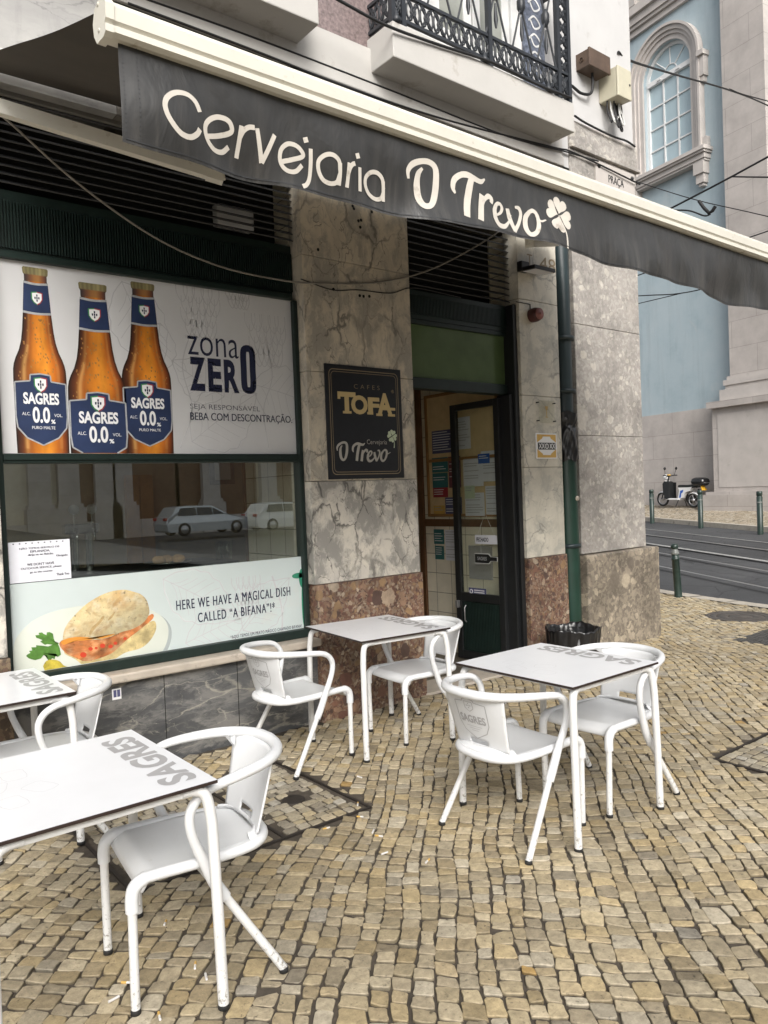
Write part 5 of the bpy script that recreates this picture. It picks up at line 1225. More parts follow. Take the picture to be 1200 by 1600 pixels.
def make_chair():
    t = thing('arm_chair', 'white armchair', 'chair', (0, 0, 0), 'white armchairs at the bistro tables')
    def seatf(u, v):
        y = -.235+.445*v; hw = .165+.045*v if v > .15 else .165*math.sqrt(max(0, 1-((.15-v)/.15)**2*.62))+.045*v
        x = (2*u-1)*hw; z = .428-.014*math.sin(pi*min(1, v*1.05))*(1-(2*u-1)**2)+.006*(2*u-1)**2
        if v > .88: z -= .045*((v-.88)/.12)**2
        return (x, y+.004*(v > .95), z)
    b = MB().grid(seatf, 24, 28); so_ = b.build('seat', M_['plastic'], t)
    md = so_.modifiers.new('thickness', 'SOLIDIFY'); md.thickness = .012; md.offset = -1
    # rim of the seat: side rails that roll over the front legs, and the rounded apron at the back
    r = MB()
    rail = [(-.203, .238, .33), (-.203, .238, .368), (-.203, .230, .401), (-.203, .205, .421), (-.203, .165, .426), (-.203, .05, .424), (-.198, -.06, .421), (-.185, -.15, .419), (-.155, -.215, .418), (-.09, -.256, .417), (0, -.268, .417)]
    P = smooth(rail, 5); P = P+[np.array([-q[0], q[1], q[2]]) for q in P[::-1][1:]]
    n = len(P); R_ = [.0215 if (i < 18 or i > n-19) else .019 for i in range(n)]
    r.tube(P, R_, 12); r.build('seat_rail', M_['plastic'], t)
    def apron(u, v):
        a = pi*(1.0+u); k = 1-v
        return (math.cos(a)*(.150+.045*k), -.175+math.sin(a)*(.060+.036*k), .417+.038*v)
    b = MB().grid(apron, 24, 4); ap = b.build('apron', M_['plastic'], t); md = ap.modifiers.new('thickness', 'SOLIDIFY'); md.thickness = .006
    def back(u, v, off=0.0):
        hw = .158+.028*v; x = (2*u-1)*hw; y = -.226-.088*v+.70*x*x*(1+v)-off; return np.array([x, y, .443+.262*v-off*.3])
    b = MB(); nu, nv = 24, 20
    vs = [back(i/nu, j/nv) for j in range(nv+1) for i in range(nu+1)]
    fs = [[j*(nu+1)+i, j*(nu+1)+i+1, (j+1)*(nu+1)+i+1, (j+1)*(nu+1)+i] for j in range(nv) for i in range(nu) if not (8 <= i < 16 and 1 <= j < 3)]
    b.add(vs, fs, True); bk = b.build('backrest', M_['plastic'], t)
    md = bk.modifiers.new('thickness', 'SOLIDIFY'); md.thickness = .007; md.offset = 0
    # emblem on the outside of the backrest
    e = MB(); bf = lambda u, v: tuple(back(u, v, .0046))
    o = [(.24, .83), (.40, .86), (.41, .90), (.5, .93), (.59, .90), (.60, .86), (.76, .83), (.76, .45), (.70, .30), (.5, .17), (.30, .30), (.24, .45)]
    for q0, q1 in zip(o, o[1:]+o[:1]): e.ribbon([q0, q1], .012, bf, 3)
    o2 = [(.43, .86), (.57, .86), (.57, .74), (.5, .68), (.43, .74)]
    for q0, q1 in zip(o2, o2[1:]+o2[:1]): e.ribbon([q0, q1], .008, lambda u, v: tuple(back(u, v, .0048)), 2)
    for (a, c) in ((.5, .79), (.47, .79), (.53, .79), (.5, .83), (.5, .75)): e.poly([tuple(back(a+p*.008, c+q*.010, .0048)) for p, q in ((-1, -1), (1, -1), (1, 1), (-1, 1))])
    write(e, 'SAGRES', lambda u, v: tuple(back(u, v, .0048)), .275, .725, .46, .61, .03)
    for k, (a, c) in enumerate(((.36, .64), (.40, .60), (.44, .56))): e.ribbon([(a, .40-.04*k), (c, .40-.04*k)], .006, lambda u, v: tuple(back(u, v, .0048)), 3)
    e.build('emblem_print', M_['greyprint'], bk)
    half = [(0, -.336, .714), (.085, -.325, .713), (.16, -.287, .711), (.217, -.222, .708), (.252, -.135, .702), (.268, -.055, .694), (.272, -.005, .684), (.272, .036, .660), (.269, .060, .620), (.264, .060, .568), (.257, .042, .506), (.250, .014, .440), (.245, -.015, .370), (.246, -.052, .305)]
    P = smooth(half, 5); n = len(P); Rr = [.0225-.0065*min(1, i/(n*.42)) if i < n*.75 else .016+.0045*min(1, (i-n*.75)/(n*.18)) for i in range(n)]
    P2 = [np.array([-q[0], q[1], q[2]]) for q in P[::-1]]; 
    b = MB().tube(P2+P[1:], Rr[::-1]+Rr[1:], 14); b.build('arm_rail', M_['plastic'], t)
    for s in (-1, 1):
        b = MB(); b.add([(s*.166, -.238, .704), (s*.150, -.258, .704), (s*.212, -.228, .704), (s*.156, -.248, .665), (s*.150, -.254, .665)], [[0, 1, 2], [0, 2, 3], [1, 2, 4]]); b.build('gusset', M_['plastic'], t)
        for (p, q, rr) in (((s*.203, .238, .345), (s*.197, .240, .012), .0148), ((s*.2455, -.050, .31), (s*.272, -.238, .012), .0148)):
            l = MB().tube([p, q], rr, 14).build('leg', M_['leg'], t)
            MB().lathe([(0, 0), (.0165, 0), (.0165, .014), (.014, .018)], (q[0], q[1], 0), 14).build('rubber_foot', M_['rubber'], l)
    return t
CH = make_chair()
R90 = pi/2
CSPOTS = [((2.728, -2.115), -R90, 'white armchair seen from behind with a shield emblem, at the right-hand table'),
          ((3.375, -2.15), R90, 'white armchair at the far side of the right-hand table, near the waste bin'),
          ((2.52, -.54), -R90+.06, 'white armchair seen from behind below the sandwich poster, left of the pillar table'),
          ((3.38, -.64), R90-.05, 'white armchair facing left at the pillar table, in front of the doorway'),
          ((1.105, -2.015), R90-.12, 'white armchair nearest the camera, drawn up to the nearest table'),
          ((.995, -.555), R90, 'white armchair at the rear left table, under the sandwich poster')]
for i, ((x, y), a, lab) in enumerate(CSPOTS):
    if i == 0: CH.location = (x, y, 0); CH.rotation_euler = (0, 0, a); CH['label'] = lab
    else: dup(CH, (x, y, 0), a, lab)

# ---- waste bin lined with a bag
BC = (5.42, -.40)
t = thing('waste_bin', 'low waste bin lined with a crumpled black bag beside the downpipe', 'bin', (BC[0], BC[1], 0))
MB().lathe([(0, .0), (.19, .0), (.225, .36), (.215, .36), (.18, .01), (0, .01)], (BC[0], BC[1], 0), 32).build('bucket', M_['black'], t)
def bag(u, v):
    a = u*2*pi; w_ = .004*math.sin(13*a+6*v)+.0025*math.sin(29*a-11*v)+.009*math.sin(5*a+3+3*v)
    if v < .6: r = .205+.033*(v/.6); z = .06+.33*(v/.6)
    else: k = (v-.6)/.4; r = .238-.045*k+.0; z = .39+.018*math.sin(pi*k)-.16*k*k
    return (BC[0]+(r+w_*(1.3-.6*v))*math.cos(a), BC[1]+(r+w_*(1.3-.6*v))*math.sin(a), z+.010*math.sin(4*a)*(v > .4)+.004*math.sin(17*a+2)*(v > .4))
b = MB().grid(bag, 150, 26); b.build('bin_bag', M_['bag'], t)

# ================================================================== BOLLARDS
def make_bollard(h=.80):
    t = thing('bollard', 'dark green bollard', 'bollard', (0, 0, 0))
    MB().lathe([(.055, -.06), (.055, .02), (.052, .03), (.051, h*.70), (.058, h*.705), (.058, h*.735), (.05, h*.74), (.049, h*.80)], (0, 0, 0), 20).build('post', M_['bollard'], t)
    MB().lathe([(.049, h*.80), (.055, h*.805), (.054, h*.83), (.044, h*.88), (.034, h*.90)], (0, 0, 0), 20).build('neck_band', M_['bollardgrey'], t)
    MB().lathe([(.034, h*.90), (.048, h*.915), (.053, h*.945), (.048, h*.98), (.028, h*.997), (0, h)], (0, 0, 0), 20).build('ball_top', M_['bollard'], t)
    return t
BO = make_bollard(.755); BO.location = (9.965, 1.27, 0); BO.rotation_euler = (math.radians(-1), math.radians(-3.5), 0); BO['label'] = 'leaning dark green bollard with a ball top on the near kerb by the building corner'
def make_post(h):
    t = thing('bollard', 'plain dark bollard', 'bollard', (0, 0, 0), 'bollards along the far kerb')
    MB().lathe([(.062, -.15), (.062, h*.86), (.052, h*.865), (.052, h*.885), (.062, h*.89), (.062, h*.985), (.05, h), (0, h)], (0, 0, 0), 18).build('post', M_['bollard'], t)
    MB().lathe([(.0635, h*.70), (.0655, h*.705), (.0655, h*.725), (.0635, h*.73)], (0, 0, 0), 18).build('ring', M_['bollardgrey'], t)
    return t
FB = None
for (px, py, lab) in ((1019, 812, 'dark bollard on the far kerb beside the building corner, leftmost of the row'), (1095, 819, 'dark bollard on the far kerb in front of the parked scooter'), (1188, 828, 'dark bollard on the far kerb before the church pedestal, rightmost of the row')):
    p = pav_pt(px, py)
    if FB is None: FB = make_post(.84); FB.location = p; FB['label'] = lab
    else: dup(FB, p, 0, lab)

# ================================================================== SCOOTER
def by_wall(px, off, z):
    r = ray(px, 790); t = ((P0-CAM)@CN+off)/(r@CN); q = CAM+r*t; return np.array([q[0], q[1], z])
p1, p2_ = by_wall(1036, .42, .90), by_wall(1084, .42, .855)
fwd = p1-p2_; WBASE = np.linalg.norm(fwd[:2]); hd = math.atan2(fwd[1], fwd[0]); k = WBASE/1.15
SC = thing('electric_scooter', 'white and blue electric scooter with a black top case parked by the church wall', 'scooter', tuple((p1+p2_)/2))
SC.rotation_euler = (0, -math.atan2(fwd[2], WBASE), hd)
SC.scale = (k, k, k)
SC_LOC = SC.location.copy(); SC.location = (0, 0, 0)
def scp(mb, nm, m, par=None): return mb.build(nm, M_[m], par or SC)
for xx in (.575, -.575):
    wl = MB()
    wl.tube([(xx+.195*math.cos(a), 0, .225+.195*math.sin(a)) for a in np.linspace(0, 2*pi, 33)[:-1]], .032, 10, True)
    wo_ = scp(wl, 'wheel', 'tyre'); rm = MB()
    rm.tube([(xx+.165*math.cos(a), 0, .225+.165*math.sin(a)) for a in np.linspace(0, 2*pi, 33)[:-1]], .012, 8, True)
    for a in np.linspace(0, 2*pi, 6)[:-1]: rm.tube([(xx+.03*math.cos(a), 0, .225+.03*math.sin(a)), (xx+.165*math.cos(a), 0, .225+.165*math.sin(a))], .009, 6)
    rm.lathe([(0, -.05), (.045, -.05), (.045, .05), (0, .05)], (xx, 0, .225), 16, 'y'); scp(rm, 'rim', 'alu', wo_)
def fender(xx, a0, a1, m):
    b = MB().grid(lambda u, v: (xx+.245*math.cos(a0+(a1-a0)*u), (v-.5)*.12, .225+(.245-.04*(2*v-1)**2)*math.sin(a0+(a1-a0)*u)), 14, 6); o = scp(b, 'fender', m); md = o.modifiers.new('t', 'SOLIDIFY'); md.thickness = .008
fender(.575, .5, 2.6, 'scwhite'); fender(-.575, .9, 3.0, 'scwhite')
scp(MB().tube([(.575, .06, .225), (.50, .06, .45), (.42, .03, .62)], .018, 8).tube([(.575, -.06, .225), (.50, -.06, .45), (.42, -.03, .62)], .018, 8).tube([(.45, 0, .52), (.355, 0, .93)], .024, 10), 'fork', 'black')
b = MB().prism([(.47, -.15, .70), (.40, -.15, .78), (.33, -.15, .76), (.27, -.15, .36), (.24, -.15, .25), (.34, -.15, .23), (.44, -.15, .40)], (0, .30, 0)); scp(b, 'leg_shield', 'black'); b = MB().prism([(.475, -.11, .72), (.41, -.11, .80), (.405, -.11, .78), (.46, -.11, .70), (.435, -.11, .42), (.35, -.11, .24), (.37, -.11, .235), (.45, -.11, .40)], (0, .22, 0)); scp(b, 'front_cover', 'scwhite')
b = MB().box(.21, .39, -.165, -.152, .26, .74, .004).box(.21, .39, .152, .165, .26, .74, .004); scp(b, 'shield_panel', 'black')
b = MB().box(-.16, .34, -.14, .14, .215, .26, .01); scp(b, 'footboard', 'scwhite')
b = MB().prism([(-.08, -.12, .24), (-.14, -.12, .50), (-.10, -.12, .585), (-.42, -.12, .60), (-.60, -.12, .62), (-.52, -.12, .50), (-.36, -.12, .46), (-.26, -.12, .28)], (0, .24, 0)); bd = scp(b, 'body', 'scwhite')
for s in (-1, 1):
    b = MB().prism([(-.14, s*.121, .29), (-.185, s*.121, .50), (-.30, s*.121, .53), (-.27, s*.121, .45), (-.22, s*.121, .42), (-.20, s*.121, .29)], (0, s*.003, 0)); scp(b, 'blue_panel', 'scblue', bd)
b = MB().prism([(-.08, -.11, .60), (-.09, -.11, .66), (-.16, -.11, .675), (-.40, -.11, .675), (-.66, -.11, .70), (-.68, -.11, .66), (-.60, -.11, .625), (-.42, -.11, .605)], (0, .22, 0)); scp(b, 'seat', 'black')
b = MB().lathe([(0, -.13), (.12, -.13), (.15, -.11), (.15, .0), (0, .0)], (-.42, 0, .27), 20, 'y').box(-.60, -.40, -.13, -.10, .20, .32, .02); scp(b, 'motor_cover', 'black')
b = MB().tube([(-.36, -.10, .50), (-.60, -.10, .60), (-.84, -.06, .64)], .014, 8).tube([(-.36, .10, .50), (-.60, .10, .60), (-.84, .06, .64)], .014, 8).tube([(-.58, -.11, .24), (-.66, -.11, .55)], .02, 8); scp(b, 'rear_rack', 'black')
prof = [(0, .655), (.16, .655), (.205, .70), (.225, .78), (.20, .86), (.12, .90), (0, .905)]
b = MB()
def tc(u, v):
    a = 2*pi*u; r = np.interp(v, np.linspace(0, 1, 7), [q[0] for q in prof]); z = np.interp(v, np.linspace(0, 1, 7), [q[1] for q in prof])
    e = .62; cx = math.copysign(abs(math.cos(a))**e, math.cos(a)); cy = math.copysign(abs(math.sin(a))**e, math.sin(a))
    return (-.80+r*1.08*cx, r*.95*cy, z)
b.grid(tc, 40, 20); scp(b, 'top_case', 'topcase')
b = MB().box(-1.035, -1.01, -.12, .12, .735, .765, .004); scp(b, 'reflector', 'alu')
b = MB().obox((-.93, -.09, .52), (.05, 0, .13), (0, .18, 0), (-.006, 0, .002)); b.obox((-.93, -.115, .52), (.14, 0, .13), (0, .006, 0), (-.02, 0, .02)); scp(b, 'number_plate', 'plate')
b = MB().tube(smooth([(.30, -.30, .96), (.33, -.18, .955), (.36, 0, .93), (.33, .18, .955), (.30, .30, .96)], 5), .016, 8); scp(b, 'handlebar', 'black')
b = MB().lathe([(0, .10), (.07, .09), (.09, .03), (.085, -.02), (.05, -.06), (0, -.07)], (.43, 0, .90), 20, 'x'); scp(b, 'headlight', 'scwhite')
b = MB().box(.31, .39, -.05, .05, .95, .99, .01); scp(b, 'dashboard', 'yellow')
for s in (-1, 1):
    b = MB().tube([(.32, s*.2, .96), (.30, s*.24, 1.12)], .007, 6).lathe([(0, -.012), (.045, -.01), (.05, 0), (.045, .012), (0, .013)], (.295, s*.25, 1.17), 14, 'x'); scp(b, 'mirror', 'black')
b = MB().tube([(-.10, .10, .22), (-.06, .17, .02)], .012, 6).tube([(-.16, -.10, .22), (-.20, -.16, .02)], .012, 6); scp(b, 'stand', 'black')
SC.location = SC_LOC

# graffiti-covered cabinet behind the corner
p = pav_pt(1024, 789)
t = thing('utility_cabinet', 'street cabinet covered in pink graffiti partly hidden by the building corner', 'cabinet', tuple(p))
e1 = CDIR*-1; w_ = .50
b = MB().obox(p+CDIR*-.22+CN*.0, CDIR*.9, CN*.3, np.array([0, 0, 1.05])); b.build('cabinet_body', M_['teal'], t)
o = p+CDIR*-.20+CN*.305; b = MB().obox(o+np.array([0, 0, .5]), CDIR*.86, CN*.006, np.array([0, 0, .53])); b.build('pasted_sheet', M_['pinksheet'] if 'pinksheet' in M_ else simple('pink_sheet', (.62, .30, .30), .6, var=.25, scale=14), t)
b = MB(); rr = random.Random(3)
for k in range(16):
    a, z = rr.uniform(.05, .8), rr.uniform(.53, .98); pts = [(a+rr.uniform(-.09, .09), z+rr.uniform(-.06, .06)) for _ in range(4)]
    b.ribbon(pts, .016, lambda u, v, k=k: tuple(o+CDIR*u+CN*(.0075+.0003*k)+np.array([0, 0, v])), 5)
b.build('graffiti', M_['navy'], t)

# ================================================================== THE CHURCH ACROSS THE STREET
CHU = thing('church', 'pale blue church wall with limestone pilaster, plinth and a tall arched window', 'church', tuple(P0))
def cbox(mb, a0, a1, z0, z1, o0, o1):                          # o: distance out from the wall
    return mb.obox(cw(a0, z0, o0), CDIR*(a1-a0), CN*(o1-o0), np.array([0, 0, z1-z0]))
wa0, wa1, wz0, wsp = .50, 2.26, 11.08, 13.83; wc = (wa0+wa1)/2; wr = (wa1-wa0)/2
# wall with the window cut out of it
def wall_piece(mb, pts, o0, o1): mb.prism([cw(a, z, o0) for a, z in pts], CN*(o1-o0))
arc = [(wc+wr*math.cos(a), wsp+wr*math.sin(a)) for a in np.linspace(0, pi, 25)]
b = MB()
wall_piece(b, [(-12, 3.72), (22, 3.72), (22, wz0), (-12, wz0)], -.8, 0)
wall_piece(b, [(wa1, wz0), (22, wz0), (22, 16.2), (wa1, 16.2)], -.8, 0); wall_piece(b, [(-12, wz0), (wa0, wz0), (wa0, 16.2), (-12, 16.2)], -.8, 0)
for q0, q1 in zip(arc, arc[1:]): wall_piece(b, [q0, (q0[0], 16.2), (q1[0], 16.2), q1], -.8, 0)
b.build('blue_wall', M_['blue'], CHU)
b = MB(); cbox(b, -12, 22, -.5, 3.72, -.8, .03); b.build('stone_base', M_['church'], CHU)
b = MB(); cbox(b, -12, 22, 1.0, 1.02, .02, .05); 
# window: frame, mullions, panes, surround
so_ = MB()
def ring(mb, r0, r1, o0, o1, n=28):
    A = np.linspace(0, pi, n)
    for a0, a1 in zip(A, A[1:]): wall_piece(mb, [(wc+r0*math.cos(a0), wsp+r0*math.sin(a0)), (wc+r1*math.cos(a0), wsp+r1*math.sin(a0)), (wc+r1*math.cos(a1), wsp+r1*math.sin(a1)), (wc+r0*math.cos(a1), wsp+r0*math.sin(a1))], o0, o1)
for (r0, r1, o1) in ((wr+.0, wr+.14, .05), (wr+.14, wr+.24, .10), (wr+.24, wr+.36, .16), (wr+.36, wr+.43, .22)):
    ring(so_, r0, r1, -.02, o1)
    for s in (-1, 1): cbox(so_, wc+s*r0, wc+s*r1, wz0-.25, wsp, -.02, o1)
cw_ = CHU_win = MB()
sur = so_.build('window_surround', M_['trim'], CHU)
for s in (-1, 1):
    b = MB(); cbox(b, wc+s*(wr+.40), wc+s*(wr+.62), wsp-.25, wsp-.12, 0, .28); cbox(b, wc+s*(wr+.42), wc+s*(wr+.58), wsp-.80, wsp-.25, 0, .20); cbox(b, wc+s*(wr+.43), wc+s*(wr+.53), wsp-.95, wsp-.80, 0, .16)
    cbox(b, wc+s*(wr+.43), wc+s*(wr+.58), wz0-.25, wz0+.25, 0, .16); b.build('label_stop', M_['trim'], sur)
b = MB()
for (z0, z1, o1, e) in ((wz0-.16, wz0-.06, .40, .66), (wz0-.22, wz0-.16, .35, .62), (wz0-.36, wz0-.22, .28, .58), (wz0-.42, wz0-.36, .24, .55)): cbox(b, wc-wr-e, wc+wr+e, z0, z1, -.02, o1)
for s in (-1, 1):
    cbox(b, wc+s*(wr+.52), wc+s*(wr+.18), wz0-.75, wz0-.42, 0, .26); cbox(b, wc+s*(wr+.48), wc+s*(wr+.22), wz0-1.0, wz0-.75, 0, .20); cbox(b, wc+s*(wr+.43), wc+s*(wr+.27), wz0-1.08, wz0-1.0, 0, .15)
b.build('window_sill', M_['trim'], sur)
wf_ = MB()
D_ = -.22
ring(wf_, wr-.09, wr+.01, D_, D_+.10)
for s in (-1, 1): cbox(wf_, wc+s*(wr-.09), wc+s*(wr+.01), wz0, wsp, D_, D_+.10)
cbox(wf_, wa0, wa1, wz0-.01, wz0+.07, D_, D_+.10); cbox(wf_, wa0+.08, wa1-.08, wsp-.09, wsp+.05, D_, D_+.14)
win2 = wf_.build('arched_window', M_['wframe'], CHU)
b = MB()
for k in (1, 2): a = wa0+.09+(wa1-wa0-.18)*k/3; cbox(b, a-.022, a+.022, wz0+.07, wsp-.09, D_+.01, D_+.07)
for k in (1, 2, 3): z = wz0+.07+(wsp-.16-wz0)*k/4; cbox(b, wa0+.09, wa1-.09, z-.02, z+.02, D_+.012, D_+.068)
for an in (45, 90, 135):
    a = math.radians(an); d_ = CDIR*math.cos(a)+np.array([0, 0, math.sin(a)]); o = cw(wc, wsp+.05, D_+.04); b.tube([o+d_*.24, o+d_*(wr-.10)], .02, 6)
b.tube([cw(wc+.24*math.cos(a), wsp+.05+.24*math.sin(a), D_+.04) for a in np.linspace(0, pi, 14)], .02, 6)
for s in (-.35, .35): cbox(b, wc+s-.07, wc+s+.07, wsp-.05, wsp-.02, D_+.14, D_+.17)
b.build('glazing_bar', M_['wframe'], win2)
b = MB(); wall_piece(b, [(wa0+.02, wz0), (wa1-.02, wz0)]+[(wc+(wr-.02)*math.cos(a), wsp+(wr-.02)*math.sin(a)) for a in np.linspace(0, pi, 25)], D_+.02, D_+.03); b.build('pane', M_['pane'], win2)
# cornice, pilaster, pedestal
b = MB()
for (z0, z1, o1) in ((15.45, 15.62, .10), (15.62, 15.72, .18), (15.72, 15.95, .24), (15.95, 16.2, .34), (16.2, 16.9, .12), (16.9, 17.1, .3), (17.1, 17.4, .55)): cbox(b, -.72, 22, z0, z1, -.8, o1)
b.build('cornice', M_['trim'], CHU)
b = MB()
for k in range(9): cbox(b, 2.2+k*.9, 2.5+k*.9, 16.22, 16.88, .12, .34)
b.build('bracket', M_['trim'], CHU)
b = MB(); cbox(b, -2.0, -.73, 4.45, 17, -.1, .30); pila = b.build('pilaster', M_['church'], CHU)
b = MB()
for (z0, z1, e) in ((4.36, 4.46, .06), (4.22, 4.36, .13), (4.10, 4.22, .09), (3.80, 4.10, .20)): cbox(b, -2.0-e, -.73+e, z0, z1, -.1, .30+e)
b.build('pilaster_base', M_['trim'], pila)
b = MB(); cbox(b, -3.0, -.18, 3.62, 3.80, -.1, .62); cbox(b, -3.0, -.24, 1.30, 3.62, -.1, .46); cbox(b, -3.0, -.05, .4, 1.22, -.1, .78); cbox(b, -3.0, -.12, 1.22, 1.30, -.1, .66); ped = b.build('pedestal', M_['church'], CHU)
b = MB(); cbox(b, -2.4, -.42, 1.42, 3.45, .46, .475); b.build('pedestal_panel', M_['trim'], ped)
b = MB(); cbox(b, -14, -2.9, -.5, 16.2, -.7, .06); b.build('side_wall', M_['church'], CHU)
q = cw(-.02, 0, .10); tag(MB().tube([(q[0], q[1], 1.22), (q[0], q[1], 3.7)], .055, 12).build('rainwater_pipe', M_['black']), 'thin black rainwater pipe on the church wall beside the pedestal', 'downpipe')

# ================================================================== CABLES
def cable(name, label, pts, r, m, cat='cable', group=None, n=10): return tag(MB().tube(smooth(pts, n), r, 8).build(name, M_[m]), label, cat, group)
cable('slack_cable', 'slack grey cable sagging from the awning across the pillar to the doorway', [at(-40, 150, 1, -.30), at(10, 187, 1, -.30), at(120, 285, 1, -.22), at(240, 370, 1, -.14), at(340, 415, 1, -.06), at(430, 436, 1, -.02), at(500, 443, 1, -.018), at(600, 440, 1, -.018), at(680, 418, 1, -.03), at(760, 375, 1, -.06), at(800, 345, 1, -.06)], .0065, 'cablegrey')
cable('thin_cable', 'thin black wire clipped across the marble pillar under the grey cable', [at(470, 436, 1, -.01), at(520, 453, 1, -.008), at(560, 453, 1, -.008), at(610, 458, 1, -.008), at(648, 450, 1, -.008), at(720, 465, 1, .10)], .004, 'cable')
cable('facade_cable', 'upper black cable strung along the marble band above the awning', [at(190, -15, 1, -.03), at(400, 60, 1, -.03), at(600, 137, 1, -.03), at(790, 212, 1, -.03), at(880, 236, 1, -.03), at(935, 252, 1, -.05)], .007, 'cable')
cable('facade_cable', 'lower black cable strung along the marble band above the awning', [at(200, 5, 1, -.03), at(400, 80, 1, -.03), at(545, 137, 1, -.03), at(700, 188, 1, -.03), at(860, 229, 1, -.03), at(900, 240, 1, -.04), at(1000, 288, 1, -.06)], .008, 'cable')
cable('balcony_cable', 'twisted black cable draped along the front of the balcony slab', [at(520, -5, 1, BYF-.02), at(600, 38, 1, BYF-.03), at(680, 68, 1, BYF-.02), at(770, 98, 1, BYF-.02), at(840, 132, 1, BYF-.02), at(893, 153, 1, BYF-.02)], .011, 'cable')
cable('corner_cable', 'black cable slack over the stone band at the building corner', [at(898, 181, 1, -.06), at(915, 192, 1, -.06), at(955, 212, 1, -.06), at(978, 220, 1, -.07), at(992, 229, 1, -.06)], .010, 'cable')
cable('overhead_wire', 'overhead cable crossing in front of the arched church window', [(6.95, -.02, 6.0), at(985, 95, 0, 7.4), at(1060, 118, 0, 10), at(1140, 141, 0, 13), at(1200, 165, 0, 16), at(1300, 215, 0, 19), at(1420, 262, 0, 21)], .013, 'cable', 'wire')
cable('overhead_wire', 'thin overhead wire branching to the right below the cornice', [at(1140, 141, 0, 13)+np.array([0, 0, .02]), at(1170, 150, 0, 14), at(1260, 172, 0, 17), at(1420, 205, 0, 21)], .010, 'cable', 'wire')
cable('tram_wire', 'tram contact wire rising to the right over the blue wall', [at(900, 402, 0, 12), at(1030, 335, 0, 12), at(1130, 283, 0, 12), at(1215, 237, 0, 12), at(1600, 30, 0, 12)], .016, 'cable', 'wire')
cable('tram_wire', 'level steadying wire running to the right edge across the pilaster', [at(1142, 276, 0, 12), at(1215, 277, 0, 12), at(1600, 280, 0, 12)], .012, 'cable', 'wire')
cable('tram_wire', 'thin span wire slanting down to the right under the arched window', [at(880, 250, 0, 13), at(998, 285, 0, 13), at(1090, 313, 0, 13), at(1215, 342, 0, 13), at(1600, 440, 0, 13)], .008, 'cable', 'wire')
cable('tram_wire', 'short wire at the bottom of the pilaster above the awning bar', [at(980, 436, 0, 12), at(1150, 378, 0, 12), at(1215, 356, 0, 12), at(1600, 226, 0, 12)], .010, 'cable', 'wire')
cable('tram_wire', 'pair of wires seen below the awning against the blue wall', [at(880, 470, 0, 13), at(1003, 462, 0, 13), at(1065, 458, 0, 13), at(1150, 440, 0, 13), at(1600, 345, 0, 13)], .010, 'cable', 'wire')
cable('tram_wire', 'lowest wire seen below the awning against the blue wall', [at(880, 502, 0, 13), at(1003, 473, 0, 13), at(1070, 457, 0, 13)], .008, 'cable', 'wire')
cable('wire_clamp', 'black V-shaped tram wire pull-off hanging under the span wire', [at(1092, 314, 0, 12.9), at(1108, 333, 0, 12.9), at(1118, 322, 0, 12.9)], .03, 'cable', 'clamp', n=2)
cable('tram_wire', 'curved pull-off wire left of the V-shaped clamp', [at(1040, 329, 0, 12.9), at(1075, 329, 0, 12.9), at(1100, 337, 0, 12.9), at(1110, 335, 0, 12.9)], .014, 'cable', 'wire')

# ================================================================== INSIDE THE BAR
def X(px, py, x): p = at(px, py, 0, x); return p[1], p[2]
NX = 5.335
t = thing('noticeboard', 'wood-framed noticeboard on the tiled wall inside the doorway', 'noticeboard', (NX, .8, 1.35))
ny0, ny1, nz0, nz1 = .30, 1.31, 1.36, 2.60
MB().box(NX-.006, NX+.02, ny0+.03, ny1-.03, nz0+.03, nz1-.03).build('cork_panel', M_['cork'], t)
b = MB()
for (y0, y1, z0, z1) in ((ny0, ny0+.03, nz0, nz1), (ny1-.03, ny1, nz0, nz1), (ny0+.03, ny1-.03, nz0, nz0+.03), (ny0+.03, ny1-.03, nz1-.03, nz1), (ny0+.03, ny1-.03, 1.915, 1.945)): b.box(NX-.02, NX+.02, y0, y1, z0, z1, .003)
b.build('wood_frame', M_['orangewood'], t)
papers = [('deep blue notice with a white heading pinned to the noticeboard', 675, 708, 672, 708, 'purple'), ('white certificate with dark corners pinned to the upper noticeboard', 707, 735, 652, 702, 'paper'),
 ('teal information leaflet, upper left on the lower noticeboard', 675, 700, 715, 738, 'teal'), ('teal information leaflet, lower of the pair on the noticeboard', 676, 700, 739, 762, 'teal'), ('maroon leaflet with a pale circle on the noticeboard', 701, 720, 713, 762, 'maroonp'),
 ('red warning slip with a white cross on the noticeboard', 677, 700, 762, 777, 'red'), ('yellow and blue card at the bottom of the noticeboard', 678, 695, 790, 806, 'yellow'), ('dark blue sheet at the bottom of the noticeboard', 696, 722, 777, 804, 'purple'),
 ('large white printed sheet pinned right on the noticeboard', 752, 783, 704, 752, 'paper'), ('white typed sheet behind the door frame on the noticeboard', 724, 755, 713, 760, 'paper'), ('white list with handwriting at the lower right of the noticeboard', 759, 785, 759, 804, 'paper'), ('white sheet at the bottom middle of the noticeboard', 727, 757, 770, 806, 'paper'),
 ('small bright blue slip on the noticeboard', 747, 765, 709, 724, 'scblue'), ('green owl card on the noticeboard', 726, 742, 759, 779, 'palegreen'),
 ('dark green sticker with a white hand on the tiles under the noticeboard', 678, 694, 827, 850, 'teal'), ('framed typed sheet on the tiles under the noticeboard', 696, 722, 828, 876, 'paper'), ('dark green square sticker below the hand sticker', 680, 694, 853, 874, 'teal')]
